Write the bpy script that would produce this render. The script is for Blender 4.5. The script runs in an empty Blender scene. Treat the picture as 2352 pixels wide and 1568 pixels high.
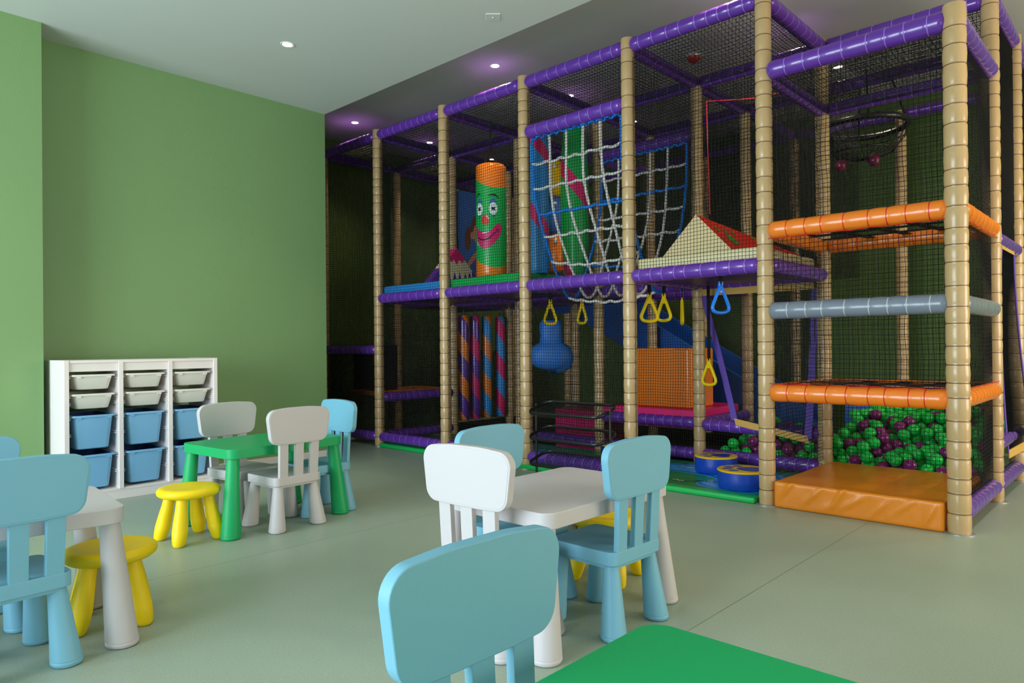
import bpy, bmesh, math, random
import numpy as np
from mathutils import Vector, Matrix
PI = math.pi
random.seed(7)
C = bpy.context.scene.collection

# ------------------------------------------------------------------ materials
def lin(c):
    return tuple(((v / 255) / 12.92 if v / 255 <= 0.04045 else ((v / 255 + 0.055) / 1.055) ** 2.4) for v in c)

def mat(name, rgb, rough=0.5, spec=0.5, var=0.0, vscale=8.0, bump=0.0, bscale=40.0, coat=0.0, metal=0.0, emit=None, estr=0.0, stretch=None):
    m = bpy.data.materials.new(name)
    m.use_nodes = True
    nt = m.node_tree
    b = nt.nodes['Principled BSDF']
    c = lin(rgb) + (1,)
    b.inputs['Base Color'].default_value = c
    b.inputs['Roughness'].default_value = rough
    b.inputs['Specular IOR Level'].default_value = spec
    b.inputs['Metallic'].default_value = metal
    b.inputs['Coat Weight'].default_value = coat
    b.inputs['Coat Roughness'].default_value = 0.08
    if emit:
        b.inputs['Emission Color'].default_value = lin(emit) + (1,)
        b.inputs['Emission Strength'].default_value = estr
    tc = nt.nodes.new('ShaderNodeTexCoord')
    mp = nt.nodes.new('ShaderNodeMapping')
    nt.links.new(tc.outputs['Object'], mp.inputs['Vector'])
    if stretch:
        mp.inputs['Scale'].default_value = stretch
    if var > 0:
        n = nt.nodes.new('ShaderNodeTexNoise')
        n.inputs['Scale'].default_value = vscale
        n.inputs['Detail'].default_value = 5
        nt.links.new(mp.outputs['Vector'], n.inputs['Vector'])
        mx = nt.nodes.new('ShaderNodeMix')
        mx.data_type = 'RGBA'
        mx.inputs[6].default_value = tuple(x * (1 - var) for x in c[:3]) + (1,)
        mx.inputs[7].default_value = tuple(min(1, x * (1 + var)) for x in c[:3]) + (1,)
        nt.links.new(n.outputs['Fac'], mx.inputs[0])
        nt.links.new(mx.outputs[2], b.inputs['Base Color'])
    if bump > 0:
        n2 = nt.nodes.new('ShaderNodeTexNoise')
        n2.inputs['Scale'].default_value = bscale
        n2.inputs['Detail'].default_value = 3
        nt.links.new(mp.outputs['Vector'], n2.inputs['Vector'])
        bp = nt.nodes.new('ShaderNodeBump')
        bp.inputs['Strength'].default_value = bump
        bp.inputs['Distance'].default_value = 0.01
        nt.links.new(n2.outputs['Fac'], bp.inputs['Height'])
        nt.links.new(bp.outputs['Normal'], b.inputs['Normal'])
    return m

M = {}
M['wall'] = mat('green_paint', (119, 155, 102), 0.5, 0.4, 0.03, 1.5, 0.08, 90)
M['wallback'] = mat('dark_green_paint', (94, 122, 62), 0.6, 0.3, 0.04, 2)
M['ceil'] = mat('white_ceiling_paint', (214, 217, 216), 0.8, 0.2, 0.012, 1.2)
M['ceil2'] = mat('white_ceiling_paint_shaded', (198, 195, 193), 0.8, 0.2, 0.015, 1.2)  # same white paint as the front ceiling, some shade put into the colour
M['trim'] = mat('white_trim', (226, 224, 222), 0.4, 0.4, 0.01)
M['white'] = mat('white_plastic', (194, 190, 192), 0.46, 0.4, 0.008, 6, 0.02, 400)
M['blue'] = mat('light_blue_plastic', (116, 176, 200), 0.46, 0.4, 0.015, 6, 0.02, 400)
M['green'] = mat('green_plastic', (14, 164, 96), 0.46, 0.4, 0.015, 6, 0.02, 400)
M['yellow'] = mat('yellow_plastic', (247, 214, 6), 0.46, 0.4, 0.015, 6, 0.02, 400)
M['lacq'] = mat('white_lacquer', (231, 224, 221), 0.35, 0.4, 0.01)
M['binw'] = mat('offwhite_bin_plastic', (226, 224, 216), 0.4, 0.4, 0.01, 6)
M['binb'] = mat('pale_blue_bin_plastic', (126, 184, 226), 0.4, 0.4, 0.015, 6)
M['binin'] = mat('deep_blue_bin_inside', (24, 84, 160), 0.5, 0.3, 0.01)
M['tan'] = mat('tan_vinyl', (189, 159, 114), 0.27, 0.45, 0.04, 9, 0.14, 26, 0.12)
M['tantie'] = mat('brown_cable_tie', (112, 82, 50), 0.45)
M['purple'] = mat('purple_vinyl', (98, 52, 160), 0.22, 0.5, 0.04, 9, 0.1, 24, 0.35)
M['purtie'] = mat('lilac_cable_tie', (146, 112, 206), 0.4)
M['orange'] = mat('orange_vinyl', (240, 128, 34), 0.26, 0.5, 0.03, 9, 0.15, 26, 0.25)
M['redtie'] = mat('red_cable_tie', (214, 26, 26), 0.4)
M['grey'] = mat('grey_vinyl', (120, 130, 145), 0.28, 0.5, 0.03, 9, 0.12, 24, 0.2)
M['greytie'] = mat('pale_grey_tie', (184, 192, 198), 0.4)
M['omat'] = mat('amber_vinyl', (232, 136, 24), 0.3, 0.5, 0.03, 5, 0.55, 5, 0.1, stretch=(2.2, .7, 1.2))
M['net'] = mat('black_net_twine', (26, 26, 25), 0.75, 0.2)
M['mesh'] = mat('black_fine_mesh', (20, 21, 24), 0.7, 0.2)
M['strap'] = mat('black_webbing', (26, 27, 29), 0.7, 0.2, 0.05, 60)
M['steel'] = mat('galvanised_steel', (190, 192, 194), 0.35, 0.5, 0.05, 20, metal=0.8)
M['blackm'] = mat('black_painted_metal', (20, 21, 22), 0.35, 0.5)
M['balg'] = mat('green_ball_plastic', (22, 196, 76), 0.22, 0.5, 0.02)
M['balp'] = mat('purple_ball_plastic', (128, 40, 108), 0.22, 0.5, 0.02)
M['matblue'] = mat('sky_blue_vinyl', (46, 150, 226), 0.35, 0.5, 0.03)
M['bagblue'] = mat('mid_blue_bag_vinyl', (44, 108, 188), 0.5, 0.35, 0.08, 9, 0.5, 12)
M['matgreen'] = mat('bright_green_vinyl', (20, 176, 84), 0.3, 0.5, 0.03, 6, 0.12, 14)
M['matdk'] = mat('printed_grass_green', (12, 140, 64), 0.33, 0.5, 0.06, 3)
M['cream'] = mat('cream_vinyl', (228, 216, 170), 0.4, 0.4, 0.03)
M['red'] = mat('red_vinyl', (214, 44, 20), 0.35, 0.5, 0.03)
M['leaf'] = mat('printed_leaf_green', (52, 146, 50), 0.4, 0.4, 0.03)
M['royal'] = mat('royal_blue_vinyl', (24, 66, 172), 0.28, 0.5, 0.05, 6, 0.15, 18)
M['pawyel'] = mat('paw_yellow_vinyl', (238, 190, 14), 0.35, 0.5, 0.02)
M['magenta'] = mat('magenta_vinyl', (222, 30, 112), 0.35, 0.5, 0.03)
M['cyan'] = mat('river_blue_print', (40, 170, 236), 0.33, 0.5, 0.1, 5, stretch=(1, 4, 1))
M['cyandk'] = mat('river_dark_blue_print', (18, 92, 186), 0.33, 0.5, 0.05)
M['foam'] = mat('white_print', (222, 234, 240), 0.4)
M['ink'] = mat('black_print', (16, 18, 18), 0.45)
M['skin'] = mat('skin_print', (214, 140, 118), 0.5)
M['brown'] = mat('brown_print', (112, 62, 34), 0.5)
M['navy'] = mat('slide_blue_plastic', (30, 92, 178), 0.3, 0.5, 0.03)
M['panelb'] = mat('panel_blue_print', (58, 106, 180), 0.5, 0.4, 0.03)
M['orope'] = mat('blue_rope', (22, 122, 220), 0.6, 0.3, 0.25, 160)
M['wrope'] = mat('white_rope', (216, 214, 210), 0.65, 0.3, 0.2, 160)
M['rrope'] = mat('red_rope', (220, 50, 60), 0.6, 0.3, 0.3, 120)
M['ringb'] = mat('bright_blue_plastic', (10, 120, 232), 0.3, 0.5, 0.02)
M['trimtan'] = mat('tan_webbing', (206, 164, 84), 0.6, 0.3, 0.06, 30)
M['lilac'] = mat('purple_webbing', (96, 70, 168), 0.6, 0.3, 0.08, 40)
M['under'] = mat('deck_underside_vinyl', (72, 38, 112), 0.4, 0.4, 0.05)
M['lamp'] = mat('lamp_lens', (255, 240, 220), 0.4, emit=(255, 232, 205), estr=14)
M['detred'] = mat('red_detector_plastic', (196, 14, 26), 0.25, 0.5)
M['frame'] = mat('window_frame_grey', (70, 72, 74), 0.4, 0.4, 0.01)
M['magball'] = mat('dark_pink_ball_plastic', (104, 22, 56), 0.25, 0.5)

# floor: speckled resilient sheet with a welded seam grid
def floor_mat():
    m = bpy.data.materials.new('sage_green_vinyl_floor'); m.use_nodes = True
    nt = m.node_tree; b = nt.nodes['Principled BSDF']
    tc = nt.nodes.new('ShaderNodeTexCoord')
    n1 = nt.nodes.new('ShaderNodeTexNoise'); n1.inputs['Scale'].default_value = 160; n1.inputs['Detail'].default_value = 2
    n2 = nt.nodes.new('ShaderNodeTexNoise'); n2.inputs['Scale'].default_value = 1.3; n2.inputs['Detail'].default_value = 6
    for n in (n1, n2): nt.links.new(tc.outputs['Object'], n.inputs['Vector'])
    r1 = nt.nodes.new('ShaderNodeValToRGB')
    r1.color_ramp.elements[0].position = 0.3; r1.color_ramp.elements[0].color = lin((146, 162, 146)) + (1,)
    r1.color_ramp.elements[1].position = 0.72; r1.color_ramp.elements[1].color = lin((162, 178, 161)) + (1,)
    nt.links.new(n1.outputs['Fac'], r1.inputs['Fac'])
    mx = nt.nodes.new('ShaderNodeMix'); mx.data_type = 'RGBA'; mx.blend_type = 'MULTIPLY'; mx.inputs[0].default_value = 0.35
    r2 = nt.nodes.new('ShaderNodeValToRGB')
    r2.color_ramp.elements[0].position = 0.35; r2.color_ramp.elements[0].color = (0.8, 0.8, 0.78, 1)
    r2.color_ramp.elements[1].position = 0.65; r2.color_ramp.elements[1].color = (1, 1, 1, 1)
    nt.links.new(n2.outputs['Fac'], r2.inputs['Fac'])
    nt.links.new(r1.outputs['Color'], mx.inputs[6]); nt.links.new(r2.outputs['Color'], mx.inputs[7])
    # seams
    sx = nt.nodes.new('ShaderNodeSeparateXYZ'); nt.links.new(tc.outputs['Object'], sx.inputs['Vector'])
    md = nt.nodes.new('ShaderNodeMath'); md.operation = 'PINGPONG'; md.inputs[1].default_value = 1.0
    ad = nt.nodes.new('ShaderNodeMath'); ad.operation = 'ADD'; ad.inputs[1].default_value = 9.24
    nt.links.new(sx.outputs['X'], ad.inputs[0]); nt.links.new(ad.outputs[0], md.inputs[0])
    lt = nt.nodes.new('ShaderNodeMath'); lt.operation = 'LESS_THAN'; lt.inputs[1].default_value = 0.0018
    nt.links.new(md.outputs[0], lt.inputs[0])
    mx2 = nt.nodes.new('ShaderNodeMix'); mx2.data_type = 'RGBA'; mx2.inputs[7].default_value = lin((112, 122, 100)) + (1,)
    nt.links.new(lt.outputs[0], mx2.inputs[0]); nt.links.new(mx.outputs[2], mx2.inputs[6])
    nt.links.new(mx2.outputs[2], b.inputs['Base Color'])
    rr = nt.nodes.new('ShaderNodeMapRange'); rr.inputs['To Min'].default_value = 0.36; rr.inputs['To Max'].default_value = 0.52
    nt.links.new(n2.outputs['Fac'], rr.inputs['Value']); nt.links.new(rr.outputs[0], b.inputs['Roughness'])
    b.inputs['Specular IOR Level'].default_value = 0.4
    return m
M['floor'] = floor_mat()

# ------------------------------------------------------------------ mesh builder
def rpoly(corners, radii, n=6):
    """rounded polygon outline (ccw) from corner points and radii"""
    out = []; k = len(corners)
    for i in range(k):
        p0, p, p1 = Vector(corners[i - 1]), Vector(corners[i]), Vector(corners[(i + 1) % k])
        r = radii[i] if isinstance(radii, (list, tuple)) else radii
        a, b = (p0 - p).normalized(), (p1 - p).normalized()
        ang = a.angle(b)
        if r <= 1e-5 or abs(ang - PI) < 0.02:
            out.append((p.x, p.y)); continue
        d = min(r / math.tan(ang / 2), 0.499 * min((p0 - p).length, (p1 - p).length))
        r2 = d * math.tan(ang / 2)
        c = p + (a + b).normalized() * (r2 / math.sin(ang / 2))
        s, e = p + a * d - c, p + b * d - c
        a0 = math.atan2(s.y, s.x); a1 = math.atan2(e.y, e.x)
        da = (a1 - a0 + PI) % (2 * PI) - PI
        for j in range(n + 1):
            t = a0 + da * j / n
            out.append((c.x + r2 * math.cos(t), c.y + r2 * math.sin(t)))
    return out

def inset(corners, d):
    k = len(corners); res = []
    for i in range(k):
        p0, p, p1 = Vector(corners[i - 1]), Vector(corners[i]), Vector(corners[(i + 1) % k])
        e0 = (p - p0).normalized(); e1 = (p1 - p).normalized()
        n0 = Vector((-e0.y, e0.x)); n1 = Vector((-e1.y, e1.x))
        h = (n0 + n1); h = h / max(1e-6, h.length)
        res.append(tuple(p + h * (d / max(0.2, h.dot(n0)))))
    return res

class MB:
    def __init__(s): s.v = []; s.f = []; s.m = []; s.wn = False
    def add(s, vs, fs, m=0):
        o = len(s.v); s.v += [tuple(v) for v in vs]
        for f in fs: s.f.append([i + o for i in f]); s.m.append(m)
        return s
    def xf(s, mtx):
        s.v = [tuple(mtx @ Vector(v)) for v in s.v]; return s
    def box(s, x0, x1, y0, y1, z0, z1, m=0):
        vs = [(x, y, z) for x in (x0, x1) for y in (y0, y1) for z in (z0, z1)]
        return s.add(vs, [(0, 1, 3, 2), (4, 6, 7, 5), (0, 4, 5, 1), (2, 3, 7, 6), (0, 2, 6, 4), (1, 5, 7, 3)], m)
    def rings(s, rs, m=0, caps=True, closed=True, mats=None):
        n = len(rs[0]); o = len(s.v)
        for r in rs: s.v += [tuple(p) for p in r]
        for k in range(len(rs) - 1):
            for i in range(n if closed else n - 1):
                j = (i + 1) % n
                s.f.append([o + k * n + i, o + k * n + j, o + (k + 1) * n + j, o + (k + 1) * n + i])
                s.m.append(mats[k] if mats else m)
        if caps:
            s.f.append([o + i for i in range(n)][::-1]); s.m.append(mats[0] if mats else m)
            s.f.append([o + (len(rs) - 1) * n + i for i in range(n)]); s.m.append(mats[-1] if mats else m)
        return s
    def lathe(s, prof, n=20, m=0, c0=(0, 0), c1=None, mats=None, caps=True):
        """prof: (radius, z); the axis may lean from c0 (lowest) to c1 (highest)"""
        c1 = c1 or c0; z0, z1 = prof[0][1], prof[-1][1]; rs = []
        for r, z in prof:
            t = 0 if z1 == z0 else (z - z0) / (z1 - z0)
            cx, cy = c0[0] + (c1[0] - c0[0]) * t, c0[1] + (c1[1] - c0[1]) * t
            rs.append([(cx + r * math.cos(2 * PI * i / n), cy + r * math.sin(2 * PI * i / n), z) for i in range(n)])
        return s.rings(rs, m, caps, True, mats)
    def plate(s, corners, radii, z0, z1, bev=0.004, nb=3, m=0, n=6, mtop=None):
        seq = []
        for j in range(nb + 1):
            a = PI / 2 * j / nb; seq.append((bev * (1 - math.sin(a)), z0 + bev * (1 - math.cos(a))))
        for j in range(nb + 1):
            a = PI / 2 * j / nb; seq.append((bev * (1 - math.cos(a)), z1 - bev * (1 - math.sin(a))))
        rs = []
        for d, z in seq:
            cc = inset(corners, d); rr = [max(0.0005, r - d) for r in radii] if isinstance(radii, (list, tuple)) else max(0.0005, radii - d)
            rs.append([(x, y, z) for x, y in rpoly(cc, rr, n)])
        s.rings(rs, m); s.wn = True
        if mtop is not None: s.m[-1] = mtop
        return s
    def tube(s, pts, r, n=8, m=0, closed=False, flat=None):
        pts = [Vector(p) for p in pts]; k = len(pts); rs = []
        up = None
        for i in range(k):
            if closed: t = (pts[(i + 1) % k] - pts[i - 1])
            else: t = pts[min(i + 1, k - 1)] - pts[max(i - 1, 0)]
            t.normalize()
            if up is None:
                up = Vector((0, 0, 1)) if abs(t.z) < 0.9 else Vector((1, 0, 0))
            a = t.cross(up)
            if a.length < 1e-4: a = t.cross(Vector((0, 1, 0)))
            a.normalize(); b = a.cross(t).normalized(); up = b
            ri = r[i] if isinstance(r, (list, tuple)) else r
            fl = flat or 1
            rs.append([pts[i] + a * (ri * math.cos(2 * PI * j / n)) + b * (ri * fl * math.sin(2 * PI * j / n)) for j in range(n)])
        if closed:
            rs.append(rs[0]); return s.rings(rs, m, caps=False)
        return s.rings(rs, m)
    def poly(s, pts, m=0):
        return s.add(pts, [list(range(len(pts)))], m)
    def build(s, name, mats, parent=None, ang=35, loc=None, fix=False):
        me = bpy.data.meshes.new(name)
        me.from_pydata(s.v, [], s.f); me.update()
        if not isinstance(mats, (list, tuple)): mats = [mats]
        for q in mats: me.materials.append(M[q] if isinstance(q, str) else q)
        if any(s.m): me.polygons.foreach_set('material_index', s.m)
        if fix:
            bm = bmesh.new(); bm.from_mesh(me); bmesh.ops.recalc_face_normals(bm, faces=bm.faces); bm.to_mesh(me); bm.free()
        if ang:
            me.polygons.foreach_set('use_smooth', [s.wn or len(f) <= 4 for f in s.f])
            me.set_sharp_from_angle(angle=math.radians(ang))
        o = bpy.data.objects.new(name, me); C.objects.link(o)
        if s.wn and ang: o.modifiers.new('weighted_normals', 'WEIGHTED_NORMAL').keep_sharp = True
        if parent: o.parent = parent
        if loc: o.location = loc
        return o

def tag(o, label=None, cat=None, group=None, kind=None):
    if label: o['label'] = label
    if cat: o['category'] = cat
    if group: o['group'] = group
    if kind: o['kind'] = kind
    return o
def thing(name, label, cat, loc=(0, 0, 0), rz=0, group=None):
    o = bpy.data.objects.new(name, None); C.objects.link(o)
    o.location = loc; o.rotation_euler = (0, 0, rz); o.empty_display_size = 0.1
    return tag(o, label, cat, group)
def inst(src, parent=None, loc=None, rot=None, name=None):
    o = src.copy(); C.objects.link(o)
    if name: o.name = name
    o.parent = parent
    if loc is not None: o.location = loc
    if rot is not None: o.rotation_euler = rot
    return o
def copy_tree(root, loc, rz, label, group=None):
    r = root.copy(); C.objects.link(r); r.location = loc; r.rotation_euler = (0, 0, rz); r['label'] = label
    if group: r['group'] = group
    for ch in list(root.children):
        c = ch.copy(); C.objects.link(c); c.parent = r
        for g in ch.children:
            d = g.copy(); C.objects.link(d); d.parent = c
    return r
def struct(name, mb, mt, ang=0):
    return tag(mb.build(name, mt, None, ang), kind='structure')
def rect(hx, hy, cx=0, cy=0): return [(cx - hx, cy - hy), (cx + hx, cy - hy), (cx + hx, cy + hy), (cx - hx, cy + hy)]

# ------------------------------------------------------------------ camera
cam = bpy.data.cameras.new('camera'); co = bpy.data.objects.new('camera', cam); C.objects.link(co)
R_, U_, F_ = Vector((0.72882889, 0.68463884, -0.00883746)), Vector((0.00849201, 0.00386752, 0.99995646)), Vector((-0.68464321, 0.72887221, 0.0029952))
mx = Matrix((R_, U_, -F_)).transposed().to_4x4(); mx.translation = Vector((0, 0, 1.0))
co.matrix_world = mx
cam.sensor_width = 36; cam.lens = 1610.19 / 2352 * 36; cam.shift_y = 7.1 / 2352; cam.clip_start = 0.05
bpy.context.scene.camera = co

# ------------------------------------------------------------------ setting
XW, YW, ZC, ZC2 = -5.737, 3.581, 3.183, 3.42
XL, XR, YF, YB = -7.07, 4.2, -3.8, 7.62
struct('floor', MB().box(XL - .2, XR + .2, YF - .2, YB + .2, -0.1, 0), 'floor')
struct('wall_left', MB().box(XL, XW, YF, YW, 0, ZC), 'wall')
struct('wall_left_pier', MB().box(XW, -5.455, YF, 1.263, 0, ZC), 'wall')
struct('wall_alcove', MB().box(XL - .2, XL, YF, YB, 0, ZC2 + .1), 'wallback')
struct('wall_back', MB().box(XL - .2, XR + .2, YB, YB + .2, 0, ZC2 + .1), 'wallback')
RW = [(-2.6, 2.9), (4.1, 7.3)]; RZ0, RZ1 = .3, 2.75       # bays in the right-hand wall; the near one is added for fill light
rw = MB().box(XR, XR + .2, YF, YB, 0, RZ0).box(XR, XR + .2, YF, YB, RZ1, ZC2 + .1).box(XR, XR + .2, YF, RW[0][0], RZ0, RZ1).box(XR, XR + .2, RW[0][1], RW[1][0], RZ0, RZ1).box(XR, XR + .2, RW[1][1], YB, RZ0, RZ1)
struct('wall_right', rw, 'wall')
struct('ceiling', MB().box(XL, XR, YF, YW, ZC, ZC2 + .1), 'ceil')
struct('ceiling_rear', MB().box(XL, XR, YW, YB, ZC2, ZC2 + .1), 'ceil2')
struct('baseboard_left', MB().box(XW, XW + .014, 1.263, YW, 0, 0.055), 'trim')
struct('baseboard_pier', MB().box(-5.455, -5.441, YF, 1.263, 0, 0.055), 'trim')
# glazed front behind the camera
W0, W1, WZ0, WZ1 = -5.3, -0.7, 0.12, 2.95
struct('wall_front', MB().box(XL, W0, YF - .2, YF, 0, ZC2).box(W1, XR, YF - .2, YF, 0, ZC2).box(W0, W1, YF - .2, YF, 0, WZ0).box(W0, W1, YF - .2, YF, WZ1, ZC2), 'wall')
nw = 3
for i in range(nw):
    a = W0 + (W1 - W0) * i / nw; b = W0 + (W1 - W0) * (i + 1) / nw
    t = .035
    fr = MB().box(a, a + t, YF - .12, YF - .05, WZ0, WZ1).box(b - t, b, YF - .12, YF - .05, WZ0, WZ1)
    fr.box(a + t, b - t, YF - .12, YF - .05, WZ0, WZ0 + t).box(a + t, b - t, YF - .12, YF - .05, WZ1 - t, WZ1)
    struct('window_%d' % (i + 1), fr, 'frame')
for i, (a, b) in enumerate(RW):
    t = .035; m_ = (a + b) / 2
    fr = MB().box(XR + .05, XR + .12, a, a + t, RZ0, RZ1).box(XR + .05, XR + .12, b - t, b, RZ0, RZ1).box(XR + .05, XR + .12, m_ - t / 2, m_ + t / 2, RZ0, RZ1)
    fr.box(XR + .05, XR + .12, a + t, b - t, RZ0, RZ0 + t).box(XR + .05, XR + .12, a + t, b - t, RZ1 - t, RZ1)
    struct('window_%d' % (nw + 1 + i), fr, 'frame')
struct('ground_outside', MB().box(-14, 12, -14, YF - .2, -.12, -.02), mat('paving_grey', (150, 150, 146), 0.8, 0.2, 0.05))

# ceiling fittings
def downlight(x, y, z, label):
    t = thing('ceiling_downlight', label, 'ceiling light', (x, y, z), 0, None)
    MB().lathe([(.034, -.002), (.046, -.005), (.05, -.002), (.05, 0.0)], 24, 0).build('trim_ring', 'trim', t)
    MB().lathe([(.0335, -.003), (.0335, -.001)], 24, 0).build('lens', 'lamp', t)
    return t
DL = [(-4.602, 2.572, ZC, 'round recessed ceiling light lit in the white ceiling near the green wall')]
lab = {(-6.36, 4.34): 'lit downlight in the rear ceiling nearest the end of the green wall', (-4.22, 4.31): 'lit downlight in the open rear ceiling in front of the play frame',
       (-6.36, 5.38): 'lit downlight seen through the net above the leftmost front bays', (-4.21, 5.33): 'lit downlight seen through the net above the climbing rope bay',
       (-6.36, 6.43): 'lit downlight seen just above the clown punch bag', (-4.21, 6.43): 'lit downlight above the striped rollers at the back',
       (-2.1, 5.40): 'lit downlight above the right end of the tall frame', (-2.1, 6.43): 'lit downlight at the back above the ball pit', (-0.1, 5.4): 'lit downlight beyond the right corner posts', (-0.1, 6.43): 'lit downlight at the back right beyond the frame', (-2.1, 4.33): 'lit downlight above the front right corner of the tall frame', (-0.1, 4.33): 'lit downlight above the front right corner tower'}
for (x, y), l in lab.items(): DL.append((x, y, ZC2, l))
for x, y, z, l in DL: downlight(x, y, z, l)
for x in (-4.602, -2.46, -.32, 1.82):
    for y in (2.572, .43, -1.71):
        if (x, y) != (-4.602, 2.572): DL.append((x, y, ZC, None))
for x, y, z, l in DL[13:]: downlight(x, y, z, 'lit downlight in the white ceiling above the tables, out of the photo')['group'] = 'downlights outside the photo'
t = MB().lathe([(.004, -.005), (.066, -.004), (.068, 0.0)], 4, 0).lathe([(0.001, -.010), (.006, -.009), (.007, -.004)], 10).build('sprinkler_cover', 'ceil', None, 30, (-3.251, 3.304, ZC))
tag(t, 'pale square sprinkler cover plate on the white ceiling', 'sprinkler')
t = thing('smoke_detector', 'red alarm beacon on the rear ceiling seen through the top net', 'alarm', (-2.89, 5.33, ZC2))
MB().lathe([(.055, -.012), (.06, 0)], 20).build('base_plate', 'trim', t)
MB().lathe([(.0, -.06), (.02, -.058), (.04, -.045), (.055, -.02), (.055, -.012)], 20).build('red_cover', 'detred', t)

# ------------------------------------------------------------------ storage unit and bins
SX, SB, SY0, SY1, SH = -5.15, -5.60, 1.302, 2.292, 0.937
su = thing('storage_unit', 'white three-column toy storage rack against the green wall', 'storage unit', ((SX + SB) / 2, (SY0 + SY1) / 2, 0))
def sp(name, x0, x1, y0, y1, z0, z1, mt='lacq', par=su):
    o = MB().plate([(x0, y0), (x1, y0), (x1, y1), (x0, y1)], .002, z0, z1, .0015, 1, 0, 1).build(name, mt, par)
    o.location = (-(SX + SB) / 2, -(SY0 + SY1) / 2, 0); return o
th = .03
sp('side_panel', SB, SX, SY0, SY0 + th, 0, SH); sp('side_panel', SB, SX, SY1 - th, SY1, 0, SH)
cw = (SY1 - SY0 - th) / 3
for k in (1, 2): sp('divider', SB, SX, SY0 + k * cw, SY0 + k * cw + th, .07, SH - .018)
sp('top_panel', SB, SX - .004, SY0 + th, SY1 - th, SH - .02, SH - .001)
for k in range(3): sp('top_rail', SX - .03, SX - .012, SY0 + k * cw + th, SY0 + (k + 1) * cw, SH - .075, SH - .02)
sp('bottom_panel', SB, SX - .006, SY0 + th, SY1 - th, .058, .076); sp('plinth', SX - .03, SX - .008, SY0 + th, SY1 - th, 0, .058)
RIMS = [.842, .716, .575, .315]
for k in range(3):
    for z in [r - .012 for r in RIMS] + [.455, .195, .655]:
        for s_ in (0, 1):
            y = SY0 + k * cw + th if s_ == 0 else SY0 + (k + 1) * cw
            d = .012 if s_ == 0 else -.012
            o = MB().box(SB + .03, SX - .015, min(y, y + d), max(y, y + d), z - .012, z - .008).box(SB + .03, SX - .015, min(y, y + d), max(y, y + d), z, z + .003).build('runner', 'lacq', su, 0)
            o.location = (-(SX + SB) / 2, -(SY0 + SY1) / 2, 0)
def make_bin(h, mt, inner):
    """open tray: local front +x, rim top at z=0"""
    wy, dx = .118, .20
    mb = MB(); rs = []
    T = rpoly(rect(dx - .012, wy), .03); B = rpoly(rect(dx - .03, wy - .02), .028)
    Ti = rpoly(rect(dx - .016, wy - .004), .027); Bi = rpoly(rect(dx - .034, wy - .024), .024)
    rs = [[(x, y, -h) for x, y in rpoly(rect(dx - .036, wy - .026), .024)], [(x, y, -h + .006) for x, y in B], [(x, y, -.008) for x, y in T]]
    mb.rings(rs, 0, caps=False); mb.f.append(list(range(len(rs[0])))[::-1]); mb.m.append(0)
    rs2 = [[(x, y, -.004) for x, y in Ti], [(x, y, -h + .008) for x, y in Bi]]
    mb.rings(rs2, 1, caps=False); n = len(Bi); o = len(mb.v) - n; mb.f.append([o + i for i in range(n)]); mb.m.append(1)
    body = mb.build('bin_body', [mt, inner], None, 40)
    mr = MB(); O = rpoly(rect(dx, wy + .012), .02); I = rpoly(rect(dx - .016, wy - .004), .027)
    mr.rings([[(x, y, 0) for x, y in I], [(x, y, 0) for x, y in O], [(x, y, -.012) for x, y in O], [(x, y, -.012) for x, y in rpoly(rect(dx - .012, wy), .03)]], 0, caps=False)
    for s_ in (-1, 1):   # finger lugs under the front rim
        mr.box(dx - .03, dx - .004, s_ * (wy - .03) - .014, s_ * (wy - .03) + .014, -.024, -.011)
    rim = mr.build('rim', mt, None, 40)
    return body, rim
protos = {'w': make_bin(.098, 'binw', 'binw'), 'b': make_bin(.222, 'binb', 'binin')}
used = set(); cols = ['left', 'middle', 'right']
for k in range(3):
    for r, z in enumerate(RIMS):
        key = 'w' if r < 2 else 'b'
        yc = SY0 + k * cw + th + (cw - th) / 2
        what = ['shallow white bin in the top row', 'shallow white bin in the second row', 'deep blue bin in the third row', 'deep blue bin in the bottom row'][r]
        t = thing('storage_bin', '%s, %s column of the rack' % (what, cols[k]), 'bin', (SX - .205, yc, z), 0, 'white shallow bins in the rack' if r < 2 else 'blue deep bins in the rack')
        for p in protos[key]:
            if (key, p.name) not in used: used.add((key, p.name)); p.parent = t
            else: inst(p, t)

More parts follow.
